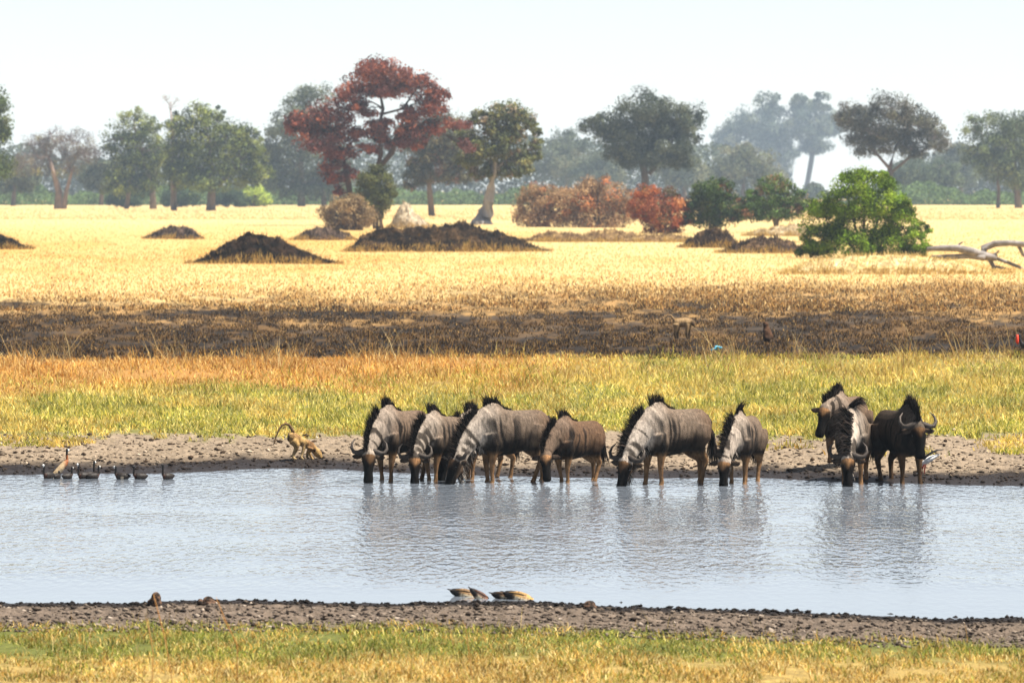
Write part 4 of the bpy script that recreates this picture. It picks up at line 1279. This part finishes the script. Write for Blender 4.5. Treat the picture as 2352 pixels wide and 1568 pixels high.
def baboon_col(V):
    c = np.array((.30, .19, .075)) + 0 * V
    c = lerp(c, np.array((.42, .30, .15)) + 0 * V, sstep(.30, .12, V[:, 2]) * sstep(.25, .05, V[:, 0]))
    n_ = fbm(V[:, 0] * 22, V[:, 2] * 22, 5, 3)
    c = lerp(c, np.array((.12, .06, .03)) + 0 * V, sstep(.5, .75, n_) * .6)
    c = lerp(c, np.array((.13, .065, .03)) + 0 * V, sstep(.12, .22, V[:, 0]) * sstep(.36, .27, V[:, 0]) * sstep(.1, .2, V[:, 2]) * .8)
    c = lerp(c, np.array((.02, .015, .012)) + 0 * V, sstep(.05, .02, V[:, 2]) * sstep(.36, .39, V[:, 0]))
    c = lerp(c, np.array((.05, .035, .03)) + 0 * V, sstep(-.13, -.17, V[:, 0]) * sstep(.48, .46, V[:, 2]) * sstep(.3, .34, V[:, 2]))
    return c


pb = hit(684, 1055)
bab = limb_creature('baboon', 'brown baboon crouching to drink at the muddy edge, tail arched', 'baboon', (pb.x, pb.y, pb.z),
                    [('torso', mk([(740, 620, 80), (800, 630, 118), (900, 670, 135), (1030, 730, 118), (1200, 800, 98), (1330, 870, 105), (1420, 950, 82)])),
                     ('head', mk([(1400, 945, 78), (1470, 1010, 92), (1530, 1080, 88), (1575, 1150, 56), (1590, 1195, 38)])),
                     ('hind', mk([(880, 720, 115), (980, 850, 80), (960, 950, 54), (890, 1090, 38), (890, 1180, 36), (975, 1205, 26)], -.07)),
                     ('hind2', mk([(1010, 780, 90), (1180, 770, 60), (1160, 900, 44), (1110, 1090, 32), (1095, 1170, 30), (1170, 1195, 24)], -.02, -.10)),
                     ('fore', mk([(1330, 900, 80), (1290, 1010, 50), (1330, 1110, 34), (1380, 1195, 30), (1420, 1210, 22)], -.07)),
                     ('fore2', mk([(1360, 940, 66), (1250, 1040, 42), (1230, 1160, 32), (1290, 1205, 24)], .08))], MK, .012, baboon_col)
tb = MB()
tb.tube([(a_ * MK, 0, -b_ * MK) for a_, b_, _, _ in mk([(900, 560, 50), (850, 430, 44), (780, 330, 38), (690, 292, 34), (600, 335, 29), (520, 450, 25), (450, 620, 21), (400, 760, 15), (372, 850, 7)])],
        [c_ * MK for c_ in (50, 44, 38, 34, 29, 25, 21, 15, 7)], None, [(.16, .10, .05)] * 4 + [(.24, .15, .07)] * 5, 9, ref=Vector((0, 1, 0)))
tb.build('tail', MAT['coat'], bab)
for d in (-.055, .055):
    q = mk([(1455, 930, 20), (1440, 975, 30), (1435, 1015, 18)], d)
    eb = MB(); eb.tube([(a_ * MK, d_ * 1.1, -b_ * MK) for a_, b_, _, d_ in q], [c_ * MK for _, _, c_, _ in q], None, (.05, .03, .02), 8, ref=Vector((0, 1, 0))); eb.build('ear', MAT['coat'], bab)
    eb = MB(); a_, b_, _, _ = mk([(1500, 1062, 10)])[0]; eb.ball((a_ * MK, d, -b_ * MK), .009, (.01, .01, .01), 8, 6); eb.build('eye', MAT['eye'], bab)


def far_bab_col(V):
    c = np.array((.26, .17, .085)) + 0 * V
    zr = V[:, 2].max()
    c = lerp(c, np.array((.05, .032, .022)) + 0 * V, sstep(.55, .9, V[:, 0] / max(V[:, 0].max(), .01)) * .8)
    return lerp(c, np.array((.035, .025, .018)) + 0 * V, sstep(.45 * zr, .2 * zr, V[:, 2]) * .8)


def rel(pts, ox, oy):
    return [(a_ - ox, b_ - oy, r_ * .98, d_) for a_, b_, r_, d_ in pts]


pf = hit(1560, 778); kf = 1 / scale(pf.y)
fb = limb_creature('baboon', 'distant baboon walking on burnt ground with raised bent tail', 'baboon', (pf.x, pf.y, pf.z),
                   [('torso', rel([(1549, 743, 6, 0), (1556, 742, 9, 0), (1566, 741, 9.5, 0), (1577, 740, 10, 0), (1584, 740, 8, 0)], 1560, 778)),
                    ('head', rel([(1582, 739, 7, 0), (1588, 740, 7.5, 0), (1592, 744, 5, 0), (1595, 748, 3, 0)], 1560, 778)),
                    ('hind', rel([(1553, 744, 8, -.06), (1552, 756, 5, -.07), (1550, 766, 3.2, -.07), (1552, 777, 3, -.07)], 1560, 778)),
                    ('hind2', rel([(1553, 744, 8, .06), (1557, 756, 5, .07), (1555, 766, 3.2, .07), (1557, 777, 3, .07)], 1560, 778)),
                    ('fore', rel([(1578, 745, 6, -.06), (1578, 756, 4, -.07), (1577, 766, 3, -.07), (1578, 777, 2.6, -.07)], 1560, 778)),
                    ('fore2', rel([(1580, 745, 6, .06), (1583, 756, 4, .07), (1583, 766, 3, .07), (1584, 777, 2.6, .07)], 1560, 778))], kf, .02, far_bab_col)
tb = MB()
q = [(1551, 741), (1546, 731), (1540, 724), (1533, 724), (1529, 730), (1528, 740)]
tb.tube([((a_ - 1560) * kf, 0, -(b_ - 778) * kf) for a_, b_ in q], [3 * kf, 2.6 * kf, 2.2 * kf, 2 * kf, 1.7 * kf, 1 * kf], None, (.22, .14, .07), 8, ref=Vector((0, 1, 0)))
tb.build('tail', MAT['coat'], fb)
ps = hit(1764, 786); kf = 1 / scale(ps.y)
limb_creature('baboon', 'distant baboon sitting upright among dry stems', 'baboon', (ps.x, ps.y, ps.z),
              [('torso', rel([(1766, 780, 10, 0), (1764, 772, 10.5, 0), (1762, 763, 9, 0), (1760, 755, 7.5, 0), (1759, 751, 6, 0)], 1764, 786)),
               ('head', rel([(1759, 750, 5.5, 0), (1759, 744, 6.2, 0), (1757, 743, 5, 0), (1753, 746, 3, 0)], 1764, 786)),
               ('thigh', rel([(1768, 780, 8, -.07), (1758, 776, 6, -.09), (1756, 785, 3, -.09)], 1764, 786)),
               ('thigh2', rel([(1768, 780, 8, .07), (1760, 775, 6, .09), (1759, 785, 3, .09)], 1764, 786)),
               ('arm', rel([(1759, 758, 4.5, -.08), (1756, 768, 3.2, -.1), (1753, 777, 2.5, -.09)], 1764, 786)),
               ('arm2', rel([(1760, 758, 4.5, .08), (1757, 768, 3.2, .1), (1755, 777, 2.5, .09)], 1764, 786))], kf, .02,
              lambda V: lerp(np.array((.07, .036, .02)) + 0 * V, np.array((.03, .018, .012)) + 0 * V, sstep(.25, .1, V[:, 2])))


# ------------------------------------------------------------------ ducks
def duck(label, px, py, face_left, s=1.0, neck=1.0, kind='dark', rz=0.0, turn=0.0, head_back=False, stand=False, group='whistling ducks on the far water'):
    p = hit(px, py)
    sg = -1 if face_left else 1
    s = s * .66; neck = neck * 1.3
    root = empty('duck', (p.x, p.y, p.z), rz, s); tag(root, label, 'duck', group)
    lift = .16 if stand else 0
    til = .07 if stand else 0
    mb = MB()
    mb.tube([(sg * a_, 0, z + lift + til * (a_ / .2)) for a_, z in ((-.26, .085), (-.2, .075), (-.1, .055), (.02, .05), (.12, .06), (.17, .085))], [.012, .045, .085, .1, .085, .05], [.012, .05, .09, .105, .095, .06], seg=14)
    hz = .25 * neck + lift + til
    hx = .17
    mb.tube([(sg * .12, 0, .07 + lift + til), (sg * .17, 0, .13 + lift + til), (sg * (hx - .005), 0, hz - .06), (sg * hx, 0, hz)], [.05, .036, .028, .03], seg=10, ref=Vector((0, 1, 0)))
    mb.ball((sg * (hx + .012), 0, hz + .01), (.048, .036, .038))
    if not stand:
        for v in mb.v[:84]:
            v.x *= .84; v.z *= 1.12
    if stand:          # breast high, tail down
        for v in mb.v[:84]:
            dx = sg * v.x - .1; v.z += dx * .62
    me = mb.skin('body', .011, 3)
    V = verts_of(me)
    xx = V[:, 0] * sg; z = V[:, 2] - lift
    if kind == 'brown':
        c = lerp(np.array((.42, .30, .17)) + 0 * V, np.array((.22, .07, .02)) + 0 * V, sstep(.05, .15, xx))
    else:
        c = np.array((.012, .008, .006)) + 0 * V
        c = lerp(c, np.array((.06, .022, .012)) + 0 * V, sstep(.10, .16, xx) * sstep(.16, .1, z) * .8)
        if kind == 'flank':
            c = lerp(c, np.array((.35, .28, .2)) + 0 * V, sstep(.05, .03, np.abs(xx)) * sstep(.08, .05, z))
    c = lerp(c, np.array((.006, .005, .005)) + 0 * V, sstep(hz - lift - .13, hz - lift - .09, z) * sstep(.08, .12, xx))
    face = sstep(.185, .2, xx) * sstep(hz - lift - .04, hz - lift - .02, z)
    if turn >= 0:
        c = lerp(c, np.array((.78, .76, .72)) + 0 * V, np.clip(face, 0, 1))
    set_col(me, c)
    link('body', me, MAT['feather'], root)
    bb = MB(); bb.tube([(sg * (hx + .045), 0, hz + .004), (sg * (hx + .08), 0, hz - .004), (sg * (hx + .105), 0, hz - .01)], [.016, .015, .011], [.013, .007, .004], (.02, .018, .016), 8)
    bb.build('bill', MAT['horn'], root)
    if stand:
        for d in (-.03, .03):
            lb = MB(); lb.tube([(0, d, .16), (.005, d, .08), (0, d, 0), (sg * .04, d, .003)], [.012, .008, .008, .01], None, (.06, .05, .05), 6); lb.build('leg', MAT['horn'], root)
    return root


duck('dark duck afloat at far left end of the flock', 112, 1098, True, 1.0, 1.0, 'dark', .9)
duck('dark duck seen from behind, tight against the standing brown duck', 131, 1099, False, .82, .62, 'dark', 1.3)
duck('tall chestnut duck with pale flank standing upright above the others', 138, 1091, False, 1.08, 1.1, 'brown', .3, stand=True)
duck('small dark duck alone right of the standing chestnut duck', 155, 1099, False, .85, .95, 'dark', .75)
duck('dark duck, left one of the tight swimming trio', 194, 1099, True, 1.0, 1.1, 'dark', .6)
duck('dark duck with raised white face in middle of the trio', 203, 1097, False, .95, 1.25, 'dark', .5)
duck('dark duck, right one of the tight swimming trio', 214, 1099, False, .9, 1.0, 'dark', .5)
duck('left facing duck with pale flank patch and white face', 281, 1100, True, 1.0, .92, 'flank', 0)
duck('plain dark duck swimming left, second from right end of flock', 322, 1100, True, .95, 1.0, 'dark', .25, turn=-1)
duck('plain dark duck swimming apart at the right end of flock', 386, 1100, True, .95, 1.15, 'dark', .7, turn=-1)


def dabbler(label, px, py, left, length, tip, cols, seed, tail_dark=True):
    """duck with its head under water, tail up; length in metres"""
    p = hit(px, py)
    root = empty('dabbling_duck', (p.x, p.y, p.z), 0.0, 1); tag(root, label, 'duck', 'ducks feeding head down by the near shore')
    sg = 1
    mb = MB()
    a_ = math.radians(tip)
    def R_(x, z):
        return (x * math.cos(a_) + z * math.sin(a_), 0, -x * math.sin(a_) + z * math.cos(a_))
    L = length
    st_ = [(-.48, .06, .03, .02), (-.40, .055, .08, .055), (-.25, .045, .13, .085), (-.05, .03, .165, .115), (.15, .01, .165, .115), (.32, -.03, .12, .09), (.45, -.09, .07, .06), (.55, -.16, .04, .045)]
    mb.tube([R_(q[0] * L, q[1] * L) for q in st_], [q[2] * L * 1.25 for q in st_], [q[3] * L * 1.55 for q in st_], seg=14)
    me = mb.skin('body', .011, 3)
    V = verts_of(me)
    u = V[:, 0] * math.cos(a_) - V[:, 2] * math.sin(a_); w_ = V[:, 0] * math.sin(a_) + V[:, 2] * math.cos(a_)
    u = u / L; w_ = w_ / L
    nn = fbm(u * 30, w_ * 14, seed, 3)
    c = lerp(np.array(cols[0]) + 0 * V, np.array(cols[1]) + 0 * V, sstep(.1, .4, u))
    c = lerp(c, np.array((.04, .022, .012)) + 0 * V, sstep(.5, .68, nn) * .7)
    c = lerp(c, np.array((.55, .47, .33)) + 0 * V, sstep(.09, .03, w_) * sstep(-.24, -.12, u) * sstep(.36, .25, u) * sstep(.62, .48, nn))
    c = lerp(c, np.array((.010, .008, .007)) + 0 * V, sstep(-.12, -.24, u + (nn - .5) * .14))
    set_col(me, c)
    link('body', me, MAT['feather'], root)
    tb = MB()
    for dy in (-.03, 0, .03):
        q0 = R_(-.42 * L, .075 * L); q1 = R_(-.56 * L, .085 * L)
        tb.tube([(q0[0], dy * .6, q0[2]), ((q0[0] + q1[0]) / 2, dy, (q0[2] + q1[2]) / 2), (q1[0], dy * .5, q1[2])], [.022, .02, .005], [.008, .007, .003], (.012, .009, .008), 8)
    tb.build('tail', MAT['feather'], root)
    wb = MB()
    for sd in (-1, 1):
        pts = [R_(.16 * L, .13 * L), R_(.0, .155 * L), R_(-.25 * L, .13 * L), R_(-.42 * L, .085 * L)]
        wb.tube([(q[0], sd * dd * L, q[2]) for q, dd in zip(pts, (.10, .11, .08, .03))], [.02 * L * 2, .035 * L * 2, .032 * L * 2, .010], [.008, .012, .011, .004], (cols[0][0] * .5, cols[0][1] * .5, cols[0][2] * .5), 8)
        wb.build('wing', MAT['feather'], root)
        wb = MB()
    return root


dabbler('brown duck with head under water, leftmost of the near ducks', 1070, 1368, True, .42, 12, ((.20, .11, .04), (.30, .16, .05)), 5)
dabbler('rust orange duck tipped steeply tail up beside another duck', 1104, 1373, True, .36, 34, ((.10, .04, .02), (.34, .13, .025)), 6)
dabbler('dark backed duck feeding just left of the streaky golden one', 1162, 1373, True, .38, 10, ((.12, .065, .03), (.20, .11, .04)), 7)
dabbler('golden brown streaky duck with pale flank, rightmost near duck', 1194, 1375, True, .44, 14, ((.30, .17, .05), (.36, .20, .05)), 8)

# ------------------------------------------------------------------ other birds
# white wading bird bending down behind the dark wildebeest's foreleg
p = hit(2118, 1093)
root = empty('wading_bird', (p.x, p.y, p.z)); tag(root, 'white wading bird with black wing and long red legs bending down', 'bird')
k = 1 / scale(p.y)
def wp(x, y_, d=0): return ((x - 2111) * k, d, -(y_ - 1093) * k)
mb = MB()
mb.tube([wp(2152, 1044), wp(2142, 1047), wp(2132, 1052), wp(2122, 1058), wp(2114, 1063), wp(2109, 1067)], [.008, .035, .055, .058, .04, .022], [.006, .03, .048, .05, .036, .02], seg=12)
mb.tube([wp(2114, 1062), wp(2108, 1070), wp(2105, 1080), wp(2102, 1086)], [.032, .022, .018, .018], seg=10)
mb.ball(wp(2101, 1088), (.026, .022, .022))
me = mb.skin('body', .008, 3); set_col(me, np.array((.78, .77, .76)) + 0 * verts_of(me)); link('body', me, MAT['feather'], root)
for d in (-.055, .055):
    wb = MB(); wb.tube([wp(2114, 1055, d), wp(2122, 1046, d), wp(2134, 1038, d), wp(2146, 1033, d * .6), wp(2160, 1032, d * .3)], [.012, .018, .018, .012, .005], [.012, .014, .014, .010, .004], (.008, .008, .009), 8); wb.build('wing', MAT['feather'], root)
for d, q in ((-.02, [(2120, 1060), (2112, 1073), (2111, 1083), (2108, 1094)]), (.02, [(2122, 1060), (2118, 1072), (2116, 1084), (2117, 1094)])):
    lb = MB(); lb.tube([wp(x, y_, d) for x, y_ in q], [.012, .014, .009, .009], None, (.62, .08, .06), 7); lb.build('leg', MAT['horn'], root)
bb = MB(); bb.tube([wp(2100, 1088), wp(2098, 1092), wp(2096, 1096)], [.008, .006, .002], None, (.5, .06, .04), 6); bb.build('bill', MAT['horn'], root)

# ground hornbill at the right picture edge
p = hit(2350, 818); k = 1 / scale(p.y)
root = empty('ground_hornbill', (p.x, p.y, p.z)); tag(root, 'black ground bird with bright red throat at right picture edge', 'bird')
def hp_(x, y_, d=0): return ((x - 2350) * k, d, -(y_ - 818) * k)
mb = MB()
mb.tube([hp_(2385, 800), hp_(2372, 797), hp_(2360, 794), hp_(2350, 793), hp_(2345, 790)], [.02, .08, .11, .09, .05], [.02, .07, .10, .09, .05], seg=12)
mb.tube([hp_(2348, 792), hp_(2344, 784), hp_(2342, 776), hp_(2341, 771)], [.06, .045, .04, .045], seg=10)
mb.ball(hp_(2340, 769), (.055, .045, .05))
me = mb.skin('body', .014, 3); set_col(me, np.array((.012, .010, .010)) + 0 * verts_of(me)); link('body', me, MAT['feather'], root)
mb = MB(); mb.tube([hp_(2336, 768, -.03), hp_(2336, 776, -.035), hp_(2336, 784, -.035), hp_(2338, 790, -.02)], [.035, .045, .05, .02], [.03, .04, .045, .02], (.62, .05, .02), 10); mb.build('throat_pouch', MAT['feather'], root)
mb = MB(); mb.tube([hp_(2337, 769), hp_(2330, 772), hp_(2324, 777)], [.025, .018, .005], None, (.02, .02, .02), 8); mb.build('bill', MAT['horn'], root)
for d in (-.05, .05):
    lb = MB(); lb.tube([hp_(2358, 800, d), hp_(2356, 808, d), hp_(2357, 818, d)], [.03, .018, .016], None, (.015, .013, .013), 7); lb.build('leg', MAT['horn'], root)

# small turquoise bird flying low over the stems
p = at(1645, 801, 131)
root = empty('blue_bird', p); tag(root, 'small turquoise blue bird low over the dry meadow stems', 'bird')
mb = MB(); mb.tube([(-.15, 0, -.035), (-.08, 0, -.01), (0, 0, .01), (.08, 0, .025), (.12, 0, .03)], [.012, .028, .04, .032, .02], seg=10); mb.ball((.14, 0, .035), .03)
me = mb.skin('body', .008, 2); set_col(me, np.array((.10, .42, .62)) + 0 * verts_of(me)); link('body', me, MAT['feather'], root)
for sd in (-1, 1):
    wb = MB(); wb.tube([(.04, sd * .03, .02), (.05, sd * .12, .06), (.02, sd * .24, .075), (-.04, sd * .34, .07)], [.05, .06, .045, .008], [.008, .008, .006, .003], (.12, .52, .78), 8); wb.build('wing', MAT['feather'], root)
bb = MB(); bb.tube([(.165, 0, .036), (.20, 0, .03)], [.009, .002], None, (.02, .02, .02), 6); bb.build('bill', MAT['horn'], root)

# ------------------------------------------------------------------ haze
HAZE = .00013
me = bpy.data.meshes.new('haze')
x0, x1, y0, y1, z0, z1 = -2600, 2600, -60, 4100, -2.0, 48.0
me.from_pydata([(x0, y0, z0), (x1, y0, z0), (x1, y1, z0), (x0, y1, z0), (x0, y0, z1), (x1, y0, z1), (x1, y1, z1), (x0, y1, z1)], [],
               [(0, 3, 2, 1), (4, 5, 6, 7), (0, 1, 5, 4), (1, 2, 6, 5), (2, 3, 7, 6), (3, 0, 4, 7)])
hm = bpy.data.materials.new('haze_air'); hm.use_nodes = True
nt = hm.node_tree
nt.nodes.remove(nt.nodes['Principled BSDF'])
pv = nt.nodes.new('ShaderNodeVolumePrincipled')
pv.inputs['Color'].default_value = (.66, .82, 1.0, 1); pv.inputs['Density'].default_value = HAZE
pv.inputs['Anisotropy'].default_value = .0
nt.links.new(pv.outputs['Volume'], nt.nodes['Material Output'].inputs['Volume'])
tag(link('haze', me, hm), kind='stuff')

# ------------------------------------------------------------------ light, sky, camera
EL, AZ = math.radians(60), math.radians(-9)
S = Vector((math.cos(EL) * math.cos(AZ), math.cos(EL) * math.sin(AZ), math.sin(EL)))
sun = bpy.data.lights.new('sun', 'SUN'); sun.energy = 4.8; sun.angle = math.radians(.5); sun.color = (1, .94, .84)
so = bpy.data.objects.new('sun', sun); COL.objects.link(so); so.rotation_euler = S.to_track_quat('Z', 'Y').to_euler(); so.location = (0, 0, 40)
W = bpy.data.worlds.new('World'); sc.world = W; W.use_nodes = True
nt = W.node_tree; bg = nt.nodes['Background']
sky = nt.nodes.new('ShaderNodeTexSky'); sky.sky_type = 'NISHITA'; sky.sun_disc = False
sky.sun_elevation = EL; sky.sun_rotation = math.atan2(S.x, S.y)
sky.air_density = 1.0; sky.dust_density = .3; sky.ozone_density = 1.0; sky.altitude = 2000
hs = nt.nodes.new('ShaderNodeHueSaturation'); hs.inputs['Saturation'].default_value = .42      # a milky dry-season sky
nt.links.new(sky.outputs['Color'], hs.inputs['Color'])
nt.links.new(hs.outputs['Color'], bg.inputs['Color']); bg.inputs['Strength'].default_value = .052

cam = bpy.data.cameras.new('camera'); co = bpy.data.objects.new('camera', cam); COL.objects.link(co)
co.location = (0, 0, CAMH); co.rotation_euler = (PI / 2 - PITCH, 0, 0)
cam.sensor_width = 36; cam.lens = F / 2352 * 36; cam.clip_end = 9000; cam.clip_start = .5
cam.dof.use_dof = True; cam.dof.focus_distance = 80; cam.dof.aperture_fstop = cam.lens / 1000 / .042
sc.camera = co

sc.view_settings.view_transform = 'Standard'; sc.view_settings.look = 'None'
sc.view_settings.exposure = 1.5; sc.view_settings.gamma = 1
sc.render.engine = 'CYCLES'
sc.cycles.use_denoising = True
sc.cycles.max_bounces = 6; sc.cycles.diffuse_bounces = 3; sc.cycles.glossy_bounces = 3; sc.cycles.transmission_bounces = 2; sc.cycles.volume_bounces = 0
sc.cycles.caustics_reflective = False; sc.cycles.caustics_refractive = False
